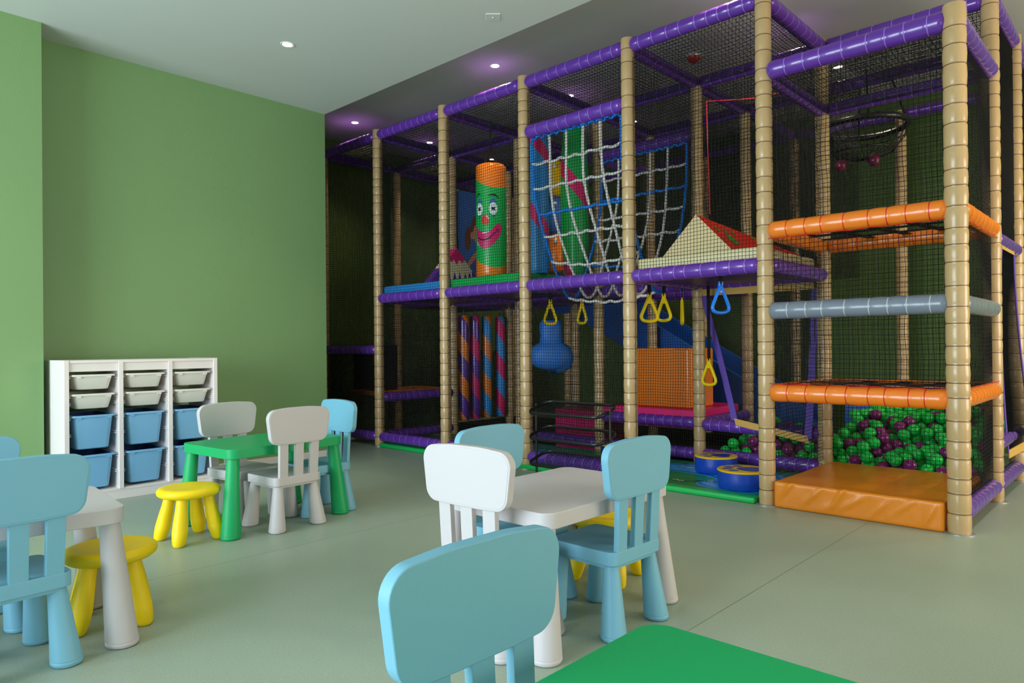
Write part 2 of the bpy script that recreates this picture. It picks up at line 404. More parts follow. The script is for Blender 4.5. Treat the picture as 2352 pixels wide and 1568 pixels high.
# ------------------------------------------------------------------ children's furniture
def cone_leg(x0, y0, x1, y1, r0, r1, h, name, mt, par):
    """foot at (x0,y0) radius r0, top at (x1,y1) radius r1"""
    pr = [(r0 - .012, 0), (r0 - .004, .003), (r0, .010), (r0 - .0006, .018), (r0 - .002, .0195), (r0 - .0008, .021)]
    for j in range(1, 7):
        q = j / 6; pr.append((r0 + (r1 - r0) * (q ** .85), .021 + (h - .021) * q))
    return MB().lathe(pr, 24, 0, (x0, y0), (x1, y1)).build(name, mt, par, 40)
def make_chair(color, label):
    t = thing('kids_chair', label, 'chair')
    seat = [(-.150, -.166), (.150, -.166), (.146, .138), (-.146, .138)]
    MB().plate(seat, .030, .250, .297, .0035, 3, 0, 7).build('seat', color, t)
    MB().plate(inset(seat, .012), .026, .236, .25, .003, 2).build('seat_rim', color, t)
    for sx in (-1, 1):
        cone_leg(sx * .133, -.150, sx * .112, -.128, .046, .027, .245, 'leg', color, t)
        cone_leg(sx * .133, .120, sx * .110, .098, .046, .027, .245, 'leg', color, t)
    # backrest panel: outline in x,z, extruded along -y
    zb, zt = .478, .676
    oc = [(-.178, zb), (-.06, zb - .004), (.06, zb - .004), (.178, zb), (.203, zt - .012), (.07, zt), (-.07, zt), (-.203, zt - .012)]
    rr = [.05, .3, .3, .05, .05, .6, .6, .05]
    p = MB().plate(oc, rr, 0, .03, .0035, 3, 0, 8)
    p.plate(inset(oc, .007), [max(.02, r - .007) for r in rr], .029, .0312, .0012, 2, 0, 7)
    p.xf(Matrix(((1, 0, 0, 0), (0, 0, -1, -.149), (0, 1, 0, 0), (0, 0, 0, 1))))
    p.build('backrest', color, t, 30)
    for i in (-1, 0, 1):
        q = MB().plate([(-.026 + i * .097, .285), (.026 + i * .097, .285), (.027 + i * .1, .495), (-.027 + i * .1, .495)], .003, 0, .021, .0025, 2)
        q.xf(Matrix(((1, 0, 0, 0), (0, -.05, -1, -.1295), (0, 1, 0, 0), (0, 0, 0, 1))))
        q.build('back_slat', color, t, 30)
    return t
def make_table(color, label):
    t = thing('kids_table', label, 'table')
    tp = rect(.262, .37)
    MB().plate(tp, .05, .418, .47, .0035, 3, 0, 9).build('tabletop', color, t)
    for sx in (-1, 1):
        for sy in (-1, 1):
            cone_leg(sx * .238, sy * .358, sx * .212, sy * .326, .052, .032, .419, 'leg', color, t)
    return t
def make_stool(label):
    t = thing('kids_stool', label, 'stool')
    pr = [(.02, .232), (.12, .232), (.142, .236), (.154, .246), (.157, .258), (.155, .268), (.146, .277), (.13, .281), (.11, .279), (.06, .275), (.005, .274)]
    MB().lathe(pr, 40).build('seat', 'yellow', t, 60)
    for k in range(4):
        a = PI / 4 + k * PI / 2
        bx, by, tx, ty = .15 * math.cos(a), .15 * math.sin(a), .095 * math.cos(a), .095 * math.sin(a)
        pr = [(.018, 0), (.026, .004), (.032, .016), (.037, .05), (.0385, .08), (.0383, .0805), (.038, .083), (.036, .12), (.031, .18), (.028, .236)]
        MB().lathe(pr, 20, 0, (bx, by), (tx, ty)).build('leg', 'yellow', t, 50)
    return t
D = math.radians
chb = make_chair('blue', 'light blue chair right of the white table, back to the camera')
chb.location = (-1.537, 2.107, 0); chb.rotation_euler[2] = D(89.1)
g = "light blue children's chairs"; chb['group'] = g
copy_tree(chb, (-.694, .824, 0), D(-90.6), 'large light blue chair closest to the camera, beside the green table corner', g)
copy_tree(chb, (-2.72, .514, 0), D(93.3), 'light blue chair in front of the left white table, beside the yellow stool', g)
copy_tree(chb, (-3.14, .487, 0), D(-90), 'light blue chair half out of frame behind the left white table', g)
copy_tree(chb, (-3.86, 2.326, 0), D(177.6), 'light blue chair at the far end of the green table', g)
copy_tree(chb, (-1.888, 2.056, 0), D(-88.7), 'light blue chair behind the middle white table, half hidden by the white chair', g)
chw = make_chair('white', 'white chair on the near side of the middle white table')
gw = "white children's chairs"; chw['group'] = gw
chw.location = (-1.707, 1.75, 0); chw.rotation_euler[2] = D(3.5)
copy_tree(chw, (-3.708, 2.02, 0), D(94.6), 'white chair on the near side of the green table, back to the camera', gw)
copy_tree(chw, (-4.051, 1.962, 0), D(-80.6), 'white chair between the green table and the storage rack', gw)
tw = make_table('white', "white children's table in the middle of the room"); tw['group'] = "white children's tables"
tw.location = (-1.69, 2.05, 0)
copy_tree(tw, (-2.872, .49, 0), D(-4.8), "white children's table at the left edge behind the blue chair", "white children's tables")
tg = make_table('green', "green children's table in front of the storage rack"); tg['group'] = "green children's tables"
tg.location = (-3.887, 2.008, 0); tg.rotation_euler[2] = D(5.2)
copy_tree(tg, (-.475, .80, 0), 0, "green children's table cut off by the bottom edge of the photo", "green children's tables")
st = make_stool('yellow stool in front of the green table'); st.location = (-3.778, 1.525, 0); st.rotation_euler[2] = D(4); st['group'] = 'yellow stools'
copy_tree(st, (-2.867, .871, 0), D(-17), 'yellow stool pushed under the left white table', 'yellow stools')
copy_tree(st, (-1.79, 2.49, 0), D(10), 'yellow stool half hidden at the far end of the middle white table', 'yellow stools')

# ------------------------------------------------------------------ play frame
X = [-6.9, -5.887, -4.868, -3.868, -2.851, -1.845, -.815]   # x0..x4, xA, xB
Y = [4.2855, 5.30, 6.2154, 7.36]
ZT, ZM, ZP, ZU, ZG, ZL, ZB = 3.165, 1.50, 2.70, 1.708, 1.208, .70, .10
pf = thing('play_frame', 'netted purple and tan soft play climbing frame filling the back of the room', 'play structure', (0, 0, 0))

def padded(length, r, seed, endround=True):
    """padded tube along +z from 0 to length: (profile, mats) with narrow ties between bulging segments"""
    rnd = random.Random(seed); zs = [0]
    while zs[-1] < length - .06: zs.append(zs[-1] + rnd.uniform(.078, .128))
    k = length / zs[-1]; zs = [z * k for z in zs]
    pr = []; mt = []
    if endround:
        pr += [(r * .35, .0), (r * .72, .008), (r * .93, .025)]; mt += [0, 0, 0]
    else:
        pr += [(r * .96, 0)]; mt += [0]
    for i in range(len(zs) - 1):
        a, b = zs[i], zs[i + 1]
        if i > 0:
            pr += [(r * .945, a - .0032), (r * .95, a - .0026), (r * .95, a + .0026), (r * .945, a + .0032)]; mt += [1, 1, 0, 0]
        lo = .012 if i else .03; hi = .012 if i < len(zs) - 2 else .03
        bl = rnd.uniform(.985, 1.03)
        pr += [(r * .985, a + lo), (r * bl, (a + b) / 2), (r * .99, b - hi)]; mt += [0, 0, 0]
    if endround:
        pr += [(r * .93, length - .025), (r * .72, length - .008), (r * .35, length)]; mt += [0, 0, 0]
    else:
        pr += [(r * .96, length)]; mt += [0]
    return pr, mt
cache = {}
def pad_mesh(name, length, r, mats, variant, endround, parent, n=18):
    key = (name, round(length, 2), round(r, 4), mats, variant, endround)
    if key in cache: return inst(cache[key], parent)
    pr, mt = padded(length, r, hash((round(length, 2), variant)) % 1000 if False else int(round(length * 100)) * 10 + variant, endround)
    o = MB().lathe(pr, n, 0, mats=mt[:len(pr) - 1]).build(name, list(mats), parent, 60)
    cache[key] = o
    return o
cnt = [0]
def beam(p, q, r=.05, kind='purple', label=None, gap=.028, parent=None):
    mats = {'purple': ('purple', 'purtie'), 'orange': ('orange', 'redtie'), 'grey': ('grey', 'greytie')}[kind]
    p, q = Vector(p), Vector(q); d = (q - p).normalized(); p = p + d * gap; q = q - d * gap
    cnt[0] += 1
    o = pad_mesh('crossbeam', (q - p).length, r, mats, cnt[0] % 4, True, parent or pf)
    o.location = p; o.rotation_euler = d.to_track_quat('Z', 'Y').to_euler()
    if label: o['label'] = label
    return o
plate_proto = [None]
def post(x, y, h, r=.05):
    cnt[0] += 1
    o = pad_mesh('post', h, r, ('tan', 'tantie'), cnt[0] % 4, False, pf)
    o.location = (x, y, .0); o.rotation_euler = (0, 0, (cnt[0] * 1.7) % 6.28)
    if plate_proto[0] is None:
        pp = MB().lathe([(.072, 0), (.072, .005), (.062, .008), (.05, .009)], 24).build('base_plate', 'steel', o); plate_proto[0] = pp
    else: inst(plate_proto[0], o, (0, 0, 0), (0, 0, 0))
    return o
for i in range(6): post(X[i], Y[0], ZT + .055, .05)
post(X[6], Y[0], ZP + .075, .056)
for i in range(7): post(X[i], Y[1], ZT + .055)
for i in (0, 1, 2, 3, 4, 6): post(X[i], Y[2], ZT + .055)
for i in range(7): post(X[i], Y[3], ZT + .03)
def bx(i, j, z, **k): return beam((X[i], Y[j], z), (X[i + 1], Y[j], z), **k)
def by(i, j, z, **k): return beam((X[i], Y[j], z), (X[i], Y[j + 1], z), **k)
# top grid
for i in range(5): bx(i, 0, ZT)
for j in (1, 3):
    for i in range(6): bx(i, j, ZT)
for i in range(4): bx(i, 2, ZT)
beam((X[4], Y[2], ZT), (X[6], Y[2], ZT))
for i in range(6): by(i, 0, ZT)
for i in (0, 1, 2, 3, 4, 6): by(i, 1, ZT); by(i, 2, ZT)
# deck level
for i in range(1, 5): bx(i, 0, ZM)
for i in range(1, 5): bx(i, 1, ZM)
for i in (0, 1, 2, 3): bx(i, 2, ZM)
for i in (1, 2, 3, 4, 5): by(i, 0, ZM)
for i in (1, 2, 3, 4): by(i, 1, ZM)
by(6, 1, 1.66)
# floor level
for i in (0, 1, 2, 3): bx(i, 0, ZB)
for i in (2, 3, 4): bx(i, 1, ZB)
for i in (1,): by(i, 0, ZB)
by(6, 0, ZB); by(6, 1, ZB); by(6, 2, ZB)
# intermediate beams
bx(0, 0, .98)
by(1, 0, .495)
bx(3, 0, 2.755, r=.054)
bx(3, 1, 2.745)
bx(3, 1, .355); bx(4, 1, .345); by(4, 1, .355); by(3, 1, .355)
by(6, 1, .36)
# corner tower
bx(5, 0, ZP, r=.057)
by(6, 0, ZP, r=.052); by(5, 0, ZP); bx(5, 1, ZP, r=.045)
for z, kd in ((ZU, 'orange'), (ZG, 'grey'), (ZL, 'orange')):
    lab_ = {'orange': 'orange padded crossbeam with red ties', 'grey': 'grey padded crossbeam with pale ties'}[kd]
    bx(5, 0, z, kind=kd, r=.054, label=lab_); by(6, 0, z, kind=kd, r=.052, label=lab_)
    if kd == 'orange':
        by(5, 0, z, kind=kd, label=lab_)
        bx(5, 1, z, kind=kd, label=lab_)

# nets --------------------------------------------------------------
def net_mesh(name, o, u, v, pitch=.024, r=.0017, sag=.014, wob=.007, seed=0, mt='net', parent=None, step=3):
    o, u, v = np.array(o, float), np.array(u, float), np.array(v, float)
    lu, lv = np.linalg.norm(u), np.linalg.norm(v); uu, vv = u / lu, v / lv; nn = np.cross(uu, vv)
    rng = np.random.RandomState(seed)
    ph = rng.rand(6) * 6.28; fr = rng.uniform(2.0, 6.5, 6)
    def disp(a, b):   # a,b metres
        ea = np.clip(np.minimum(a, lu - a) / .12, 0, 1); eb = np.clip(np.minimum(b, lv - b) / .12, 0, 1); e = ea * eb
        du = wob * (np.sin(fr[0] * b * 2 + ph[0]) * .6 + np.sin(fr[1] * a + fr[2] * b * 3 + ph[1]) * .4)
        dv = wob * (np.sin(fr[3] * a * 2 + ph[2]) * .6 + np.sin(fr[4] * a * 3 + fr[5] * b + ph[3]) * .4)
        dn = sag * np.sin(PI * a / lu) * np.sin(PI * b / lv) * (1 + .3 * np.sin(fr[0] * a + ph[4]))
        return du * e, dv * e, dn
    V_, F_l = [], []; base = 0
    for fam in (0, 1):
        n = max(2, int(round((lv if fam == 0 else lu) / pitch)) + 1)
        L = lu if fam == 0 else lv
        k = max(2, int(round(L / (pitch * step))) + 1)
        s = np.linspace(0, L, k); c = np.linspace(0, lv if fam == 0 else lu, n)
        S, Cc = np.meshgrid(s, c)
        a, b = (S, Cc) if fam == 0 else (Cc, S)
        du, dv, dn = disp(a, b)
        P = o + (a + du)[..., None] * uu + (b + dv)[..., None] * vv + dn[..., None] * nn
        side = vv if fam == 0 else uu
        offs = [side * r, -side * r * .5 + nn * r * .87, -side * r * .5 - nn * r * .87]
        Q = np.stack([P + q for q in offs], 2)          # n,k,3,3
        V_.append(Q.reshape(-1, 3))
        idx = np.arange(n * k * 3).reshape(n, k, 3) + base
        for w in range(3):
            w2 = (w + 1) % 3
            F_l.append(np.stack([idx[:, :-1, w], idx[:, 1:, w], idx[:, 1:, w2], idx[:, :-1, w2]], -1).reshape(-1, 4))
        base += n * k * 3
    V_ = np.concatenate(V_); Fq = np.concatenate(F_l)
    me = bpy.data.meshes.new(name)
    me.vertices.add(len(V_)); me.vertices.foreach_set('co', V_.ravel())
    me.loops.add(Fq.size); me.loops.foreach_set('vertex_index', Fq.ravel().astype(np.int32))
    me.polygons.add(len(Fq)); me.polygons.foreach_set('loop_start', np.arange(0, Fq.size, 4, dtype=np.int32))
    me.update(calc_edges=True); me.validate()
    me.materials.append(M[mt])
    ob = bpy.data.objects.new(name, me); C.objects.link(ob)
    if parent: ob.parent = parent
    return ob
ns = [0]
def nx(i, j, z0, z1, dy=0, **k):      # net in an x bay
    ns[0] += 1
    return net_mesh('safety_net', (X[i] + .03, Y[j] + dy, z0), (X[i + 1] - X[i] - .06, 0, 0), (0, 0, z1 - z0), seed=ns[0], parent=pf, **k)
def ny(i, j, z0, z1, dx=0, **k):
    ns[0] += 1
    return net_mesh('safety_net', (X[i] + dx, Y[j] + .03, z0), (0, Y[j + 1] - Y[j] - .06, 0), (0, 0, z1 - z0), seed=ns[0], parent=pf, **k)
zlo, zhi = ZB + .05, ZT - .045
nx(0, 0, zlo, .94, pitch=.016, r=.0032); nx(0, 0, 1.02, zhi)
for i in (1, 2, 3):
    nx(i, 0, zlo, ZM - .045)
nx(1, 0, ZM + .045, zhi); nx(2, 0, ZM + .045, zhi); nx(3, 0, ZM + .045, zhi); nx(4, 0, ZM + .045, zhi)
nx(3, 1, .40, ZM - .045); nx(4, 1, ZM + .045, zhi)
nx(4, 1, zlo, .30); nx(3, 1, zlo, .31, pitch=.02, r=.003); nx(2, 1, zlo, ZM - .045)
ny(1, 0, .54, ZM - .04); ny(1, 0, zlo, .45)
ny(4, 0, ZM + .045, zhi); 
ny(5, 0, .16, ZP - .05); ny(5, 0, ZP + .05, zhi)
ny(6, 0, zlo, ZL - .04); ny(6, 0, ZL + .045, ZG - .045); ny(6, 0, ZG + .045, ZU - .045); ny(6, 0, ZU + .045, ZP - .045)
nx(5, 0, ZL + .045, ZG - .045, pitch=.027, r=.0019); nx(5, 0, ZG + .045, ZU - .045, pitch=.027, r=.0019); nx(5, 0, ZU + .045, ZP - .05, pitch=.027, r=.0019)
nx(5, 1, .17, ZL - .045, pitch=.027, r=.0019); nx(5, 1, ZP + .045, zhi, pitch=.02)
ny(6, 1, 1.71, zhi, pitch=.02); ny(6, 2, zlo, zhi)
ny(0, 0, zlo, zhi); ny(0, 1, zlo, zhi)
for i in range(6): nx(i, 3, .12, zhi, pitch=.03, r=.0017)
for j, i in ((2, 0), (2, 1), (2, 2)): nx(i, j, ZM + .05, zhi, pitch=.03)
# dark scrim panels hung at the back of the tall bays
nx(3, 2, ZM + .05, zhi, pitch=.011, r=.0024, step=12); nx(4, 2, ZM + .05, zhi, pitch=.011, r=.0019, step=12)
nx(0, 2, .12, .95, pitch=.011, r=.0021, step=12)
# roof nets
for j in (0, 1):
    for i in range(5 if j == 0 else 6):
        ns[0] += 1
        net_mesh('roof_net', (X[i] + .04, Y[j] + .04, ZT - .03), (X[i + 1] - X[i] - .08, 0, 0), (0, Y[j + 1] - Y[j] - .08, 0), .036, .0019, -.05, .012, 100 + ns[0], 'net', pf)
ns[0] += 1
net_mesh('roof_net', (X[5] + .04, Y[0] + .04, ZP - .03), (X[6] - X[5] - .08, 0, 0), (0, Y[1] - Y[0] - .08, 0), .024, .0014, -.04, .012, 100, 'net', pf)
# decks of the upper level (purple underside) and the low orange shelf
def deck(x0, x1, y0, y1, z0, z1, mt='under', name='deck'):
    return MB().plate([(x0, y0), (x1, y0), (x1, y1), (x0, y1)], .01, z0, z1, .006, 2).build(name, mt, pf, 40)
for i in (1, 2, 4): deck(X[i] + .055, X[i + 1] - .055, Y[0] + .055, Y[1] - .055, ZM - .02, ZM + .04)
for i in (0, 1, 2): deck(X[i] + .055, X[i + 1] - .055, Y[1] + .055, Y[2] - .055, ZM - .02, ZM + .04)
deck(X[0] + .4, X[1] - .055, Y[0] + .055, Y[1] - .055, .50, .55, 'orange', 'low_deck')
deck(-6.55, -6.12, 4.42, 4.70, .551, 1.03, 'strap', 'dark_screen')
for i in range(5):
    for sd in (1, -1):
        if i == 0 and sd < 0: continue
        MB().tube([(X[i] + sd * (.052 + .008 * (k % 2)), Y[0] - .012 - .012 * (k % 2), .16 + k * .03) for k in range(98)], .0019, 4).build('net_lacing', 'net', pf, 0)
# elastic webbing bands across the tower at two heights
for z in (ZL + .03, ZU + .02):
    w = MB()
    for k in range(4):
        a = X[5] + .15 + k * .22
        w.add([(a, Y[0] + .03, z), (a + .06, Y[0] + .03, z), (a + .22, Y[1] - .03, z + .01), (a + .16, Y[1] - .03, z + .01), (a, Y[0] + .03, z - .004), (a + .06, Y[0] + .03, z - .004), (a + .22, Y[1] - .03, z + .006), (a + .16, Y[1] - .03, z + .006)],
              [(0, 1, 2, 3), (7, 6, 5, 4), (0, 4, 5, 1), (1, 5, 6, 2), (2, 6, 7, 3), (3, 7, 4, 0)])
        y = Y[0] + .2 + k * .22
        w.box(X[5] + .04, X[6] - .04, y, y + .05, z + .012, z + .016)
    w.build('elastic_webbing', 'strap', pf, 0)
# red lacing along the orange beams
for z in (ZL + .056, ZU - .056):
    pts = [(X[5] + .0 + (X[6] - X[5]) * k / 16, Y[0] - .035, z + .004 * math.sin(k * 2.1)) for k in range(17)]
    MB().tube(pts, .0022, 5).build('lacing', 'redtie', pf)
    pts = [(X[6] + .035, Y[0] + (Y[1] - Y[0]) * k / 16, z + .004 * math.sin(k * 2.1)) for k in range(17)]
    MB().tube(pts, .0022, 5).build('lacing', 'redtie', pf)

# ------------------------------------------------------------------ soft mats on the floor and decks
def mat_thing(name, label, cat, corners, r, z0, z1, mt, bev=.012, group=None):
    o = MB().plate(corners, r, z0, z1, bev, 3).build(name, mt, None, 40)
    return tag(o, label, cat, group)
# thick entrance mat with a rumpled loose cover
o = MB()
mx0, mx1, my0, my1, mh = X[5] + .058, X[6] - .062, Y[0] - .045, Y[1] - .06, .158
sec = [(my0 + .001 + y, z) for y, z in rpoly([(0, 0), (my1 - my0, 0), (my1 - my0, mh), (0, mh)], .014, 4)]
loop = []
for k in range(len(sec)):      # refine the section so the cover can crease
    a, b = Vector(sec[k]), Vector(sec[(k + 1) % len(sec)]); n_ = max(1, int((b - a).length / .012))
    loop += [tuple(a + (b - a) * (q / n_)) for q in range(n_)]
def crease(x, y, z):
    d = 0
    for cx, cz, ang, amp, wd in ((.10, .13, -.9, .010, .013), (.26, .10, -.75, .009, .012), (.43, .13, -1.0, .012, .013), (.50, .09, -.6, .009, .014), (.66, .08, -.8, .007, .013), (.80, .11, -.7, .008, .012), (.36, .05, -.5, .005, .02), (.92, .07, -1.1, .008, .014)):
        dx, dz = x - cx * .91, z - cz; u = dx * math.cos(ang) - dz * math.sin(ang); v = dx * math.sin(ang) + dz * math.cos(ang)
        d += amp * math.exp(-(v / wd) ** 2) * math.exp(-(u / .075) ** 2)
    return d
rs = []
for k in range(111):
    x = (mx1 - mx0) * k / 110; e = min(x, mx1 - mx0 - x); ins = max(0, .012 - e) ** 2 * 70
    ring_ = []
    for y, z in loop:
        d = crease(x, y, z) if y < my0 + .05 else 0
        f = (y - my0) / (my1 - my0)
        yy_ = y - (d if y < my0 + .012 else d * .4); zz_ = z + (.004 * math.sin(x * 9 + y * 5) * (1 - abs(2 * f - 1)) + d * .5 if z > mh - .02 else 0)
        yy_ = my0 + ins + (yy_ - my0) * (1 - 2 * ins / (my1 - my0)); zz_ = zz_ * (1 - ins * 4) + ins * .3
        ring_.append((mx0 + x, yy_, max(0.0005, zz_)))
    rs.append(ring_)
o.rings(rs, 0)
om = o.build('crash_mat', 'omat', None, 60, fix=True); tag(om, 'thick orange crash mat on the floor of the corner tower', 'mat', None)
for i, (mt, nm) in {1: ('matblue', 'sky blue foam mat on the upper deck left of the clown'), 2: ('matgreen', 'green foam mat on the upper deck under the clown punch bag'), 4: ('cream', 'cream foam mat on the upper deck under the pyramid')}.items():
    mat_thing('deck_mat', nm, 'mat', [(X[i] + .04, Y[0] + .03), (X[i + 1] - .04, Y[0] + .03), (X[i + 1] - .04, Y[1] - .06), (X[i] + .04, Y[1] - .06)], .02, ZM + .041, ZM + .125, mt, .025, 'foam mats on the upper deck')

mat_thing('black_floor_sheet', 'thin black sheet on the floor at the back of the frame', 'mat', [(X[0] + .05, Y[1] + .06), (X[4] + .05, Y[1] + .06), (X[4] + .05, Y[3] + .1), (X[0] + .05, Y[3] + .1)], .01, 0, .008, 'strap', .002)  # thin black sheet that darkens the floor behind the nets
# printed floor mat (green with a river)
fm = MB(); zt = .04
fm.plate([(X[1] + .06, Y[0] - .055), (X[5] - .062, Y[0] - .055), (X[5] - .062, Y[1] - .06), (X[1] + .06, Y[1] - .06)], .012, 0, zt, .014, 3, 0)
fm.plate([(X[1] + .09, Y[0] + .015), (X[5] - .08, Y[0] + .015), (X[5] - .08, Y[1] - .075), (X[1] + .09, Y[1] - .075)], .01, zt - .004, zt + .0006, .0004, 1, 1)
def strip2(top, bot, z, m):
    n = len(top); vs = [(x, y, z) for x, y in top] + [(x, y, z) for x, y in bot]
    fm.add(vs, [[i, n + i, n + i + 1, i + 1] for i in range(n - 1)], m)
def smooth(pts, k=6):
    out = []
    for i in range(len(pts) - 1):
        p0, p1, p2, p3 = pts[max(i - 1, 0)], pts[i], pts[i + 1], pts[min(i + 2, len(pts) - 1)]
        for j in range(k):
            t = j / k
            out.append(tuple(.5 * ((2 * b) + (-a + c) * t + (2 * a - 5 * b + 4 * c - d) * t * t + (-a + 3 * b - 3 * c + d) * t ** 3) for a, b, c, d in zip(p0, p1, p2, p3)))
    out.append(pts[-1]); return out
far = smooth([(-5.7, 4.78), (-5.2, 4.95), (-4.7, 4.82), (-4.2, 4.95), (-3.7, 5.0), (-3.3, 4.93), (-2.95, 5.05), (-2.75, 5.18), (-2.55, 5.2), (-2.3, 5.2), (-2.1, 5.1), (-1.95, 4.9)])
near = smooth([(-5.7, 4.6), (-5.2, 4.75), (-4.7, 4.62), (-4.2, 4.72), (-3.7, 4.75), (-3.3, 4.68), (-2.95, 4.72), (-2.7, 4.74), (-2.5, 4.72), (-2.36, 4.62), (-2.33, 4.5), (-1.95, 4.42)])
strip2(far, near, zt + .0010, 2)
near2 = smooth([(-2.36, 4.62), (-2.40, 4.52), (-2.42, 4.44), (-2.36, 4.37), (-2.25, 4.335), (-2.1, 4.33), (-1.95, 4.335)]); far2 = smooth([(-2.3, 4.66), (-2.3, 4.6), (-2.26, 4.56), (-2.2, 4.52), (-2.12, 4.5), (-2.05, 4.48), (-1.95, 4.46)])
strip2(far2, near2, zt + .0013, 2)
off = lambda L, d: [(x + d * .3, y + d) for x, y in L]
strip2(off(near, .05), off(near, .025), zt + .0016, 3); strip2(off(far, -.05), off(far, -.07), zt + .0016, 3); strip2(off(near2, .04), off(near2, .022), zt + .0018, 3)
rnd = random.Random(3)
for k in range(150):
    if k % 3 == 0: i = rnd.randrange(len(near2)); bx_, by_ = near2[i][0] + rnd.uniform(.02, .1), near2[i][1] + rnd.uniform(.03, .12)
    else: i = rnd.randrange(len(near)); q = rnd.random(); bx_, by_ = near[i][0] * (1 - q) + far[i][0] * q, near[i][1] * (1 - q) + far[i][1] * q
    a, c = rnd.uniform(.006, .014), rnd.uniform(.003, .006)
    fm.poly([(bx_ + a * math.cos(t * PI / 3), by_ + c * math.sin(t * PI / 3), zt + .0021) for t in range(6)], 4)
def ell(cx, cy, a, b, z, m, n=16, rot=0):
    cr, sr = math.cos(rot), math.sin(rot)
    fm.poly([(cx + a * math.cos(t) * cr - b * math.sin(t) * sr, cy + a * math.cos(t) * sr + b * math.sin(t) * cr, z) for t in [2 * PI * i / n for i in range(n)]], m)
# little printed creature (outline, two round eyes, long tail) and orange newts in the river
ell(-2.53, 4.485, .10, .045, zt + .0012, 5, rot=.3); ell(-2.53, 4.485, .092, .038, zt + .0015, 1, rot=.3)
for ex, ey in ((-2.59, 4.455), (-2.54, 4.44)):
    ell(ex, ey, .022, .018, zt + .0018, 4); ell(ex, ey, .015, .012, zt + .0021, 5); ell(ex + .004, ey + .003, .006, .005, zt + .0024, 4)
ell(-2.37, 4.535, .10, .012, zt + .0015, 5, rot=.35); ell(-2.43, 4.455, .06, .006, zt + .0015, 5, rot=-.3); ell(-2.53, 4.415, .07, .006, zt + .0015, 5, rot=.25)
ell(-2.75, 4.95, .03, .015, zt + .0024, 4, rot=.5); ell(-2.80, 4.93, .03, .012, zt + .0024, 6, rot=.2); ell(-2.86, 5.08, .03, .02, zt + .0024, 7)
for nx_, ny_ in ((-3.45, 4.80), (-3.15, 4.78), (-4.1, 4.80), (-4.9, 4.78)):
    pts = [(nx_ + .24 * (k / 11 - .5), ny_ + .03 * math.sin(k * 1.1), zt + .0024) for k in range(12)]
    wd = [.006, .016, .012, .014, .02, .022, .02, .016, .012, .01, .006, .003]
    fm.add([(x, y + w, z) for (x, y, z), w in zip(pts, wd)] + [(x, y - w, z) for (x, y, z), w in zip(pts, wd)], [[i, 12 + i, 13 + i, i + 1] for i in range(11)], 6)
fm = fm.build('printed_floor_mat', ['matgreen', 'matdk', 'cyan', 'cyandk', 'foam', 'ink', 'trimtan', 'lilac'], None, 40)
tag(fm, 'green play mat printed with a blue river on the floor of the frame', 'mat')

# blue drum seats with yellow paw print tops
def paw_seat(x, y, r, h, label, rz=0):
    t = thing('drum_seat', label, 'stool', (x, y, .0422), rz, 'blue drum seats')
    MB().lathe([(r - .01, 0), (r, .008), (r + .001, h * .5), (r, h - .01)], 36).build('drum', 'royal', t, 60)
    p = MB().lathe([(r, h - .012), (r + .004, h - .006), (r, h - .001), (r - .012, h)], 36, 0)
    z = h + .0006
    def e(cx, cy, a, b, rot=0, m=1):
        cr, sr = math.cos(rot), math.sin(rot)
        p.poly([(cx + a * math.cos(q) * cr - b * math.sin(q) * sr, cy + a * math.cos(q) * sr + b * math.sin(q) * cr, z) for q in [2 * PI * i / 18 for i in range(18)]], m)
    s = r / .16
    pad = smooth([(.0, -.10), (.055, -.11), (.09, -.07), (.07, -.01), (.03, .03), (0, .04), (-.03, .03), (-.07, -.01), (-.09, -.07), (-.055, -.11), (0, -.10)], 4)
    p.poly([(a * s, b * s, z) for a, b in pad[:-1]], 1)
    e(-.085 * s, .045 * s, .022 * s, .034 * s, .5); e(-.033 * s, .092 * s, .022 * s, .036 * s, .12); e(.033 * s, .092 * s, .022 * s, .036 * s, -.12); e(.085 * s, .045 * s, .022 * s, .034 * s, -.5)
    p.build('paw_print_top', ['pawyel', 'royal'], t, 30)
paw_seat(-2.515, 4.92, .155, .125, 'blue paw print drum seat nearer the ball pit, left of the other one', D(107))
paw_seat(-2.10, 4.49, .165, .125, 'blue paw print drum seat right beside the tan corner post', D(107))
paw_seat(-3.42, 4.96, .155, .125, 'blue paw print drum seat behind the black wire rack', D(107))

# ------------------------------------------------------------------ upper deck toys
ZD = ZM + .1255
# clown punch bag
cb = thing('punch_bag', 'green and orange clown face punch bag standing on the green mat', 'punch bag', (-4.60, 4.63, ZD))
H_, RB = 1.06, .142
def wave1(a): return .185 - .085 * math.cos(a + .50)
def wave2(a): return .915 - .09 * math.cos(a + .42)
n = 48; mb = MB(); levels = [lambda a: .015, lambda a: wave1(a) * .6, wave1, lambda a: .35, lambda a: .52, lambda a: .7, wave2, lambda a: 1.0, lambda a: H_ - .02]
rs = [[((RB) * math.cos(2 * PI * i / n), RB * math.sin(2 * PI * i / n), f(2 * PI * i / n)) for i in range(n)] for f in levels]
rs = [[(.9 * RB * math.cos(2 * PI * i / n), .9 * RB * math.sin(2 * PI * i / n), 0) for i in range(n)]] + rs + [[(.88 * RB * math.cos(2 * PI * i / n), .88 * RB * math.sin(2 * PI * i / n), H_) for i in range(n)]]
mb.rings(rs, 0, mats=[1, 1, 1, 0, 0, 0, 0, 1, 1, 1])
FA = math.atan2(-4.63, 4.60) - .10       # face centre direction
lay = [0.0]
def cyl(u, z, e): a = FA + u / RB; return ((RB + e) * math.cos(a), (RB + e) * math.sin(a), z)
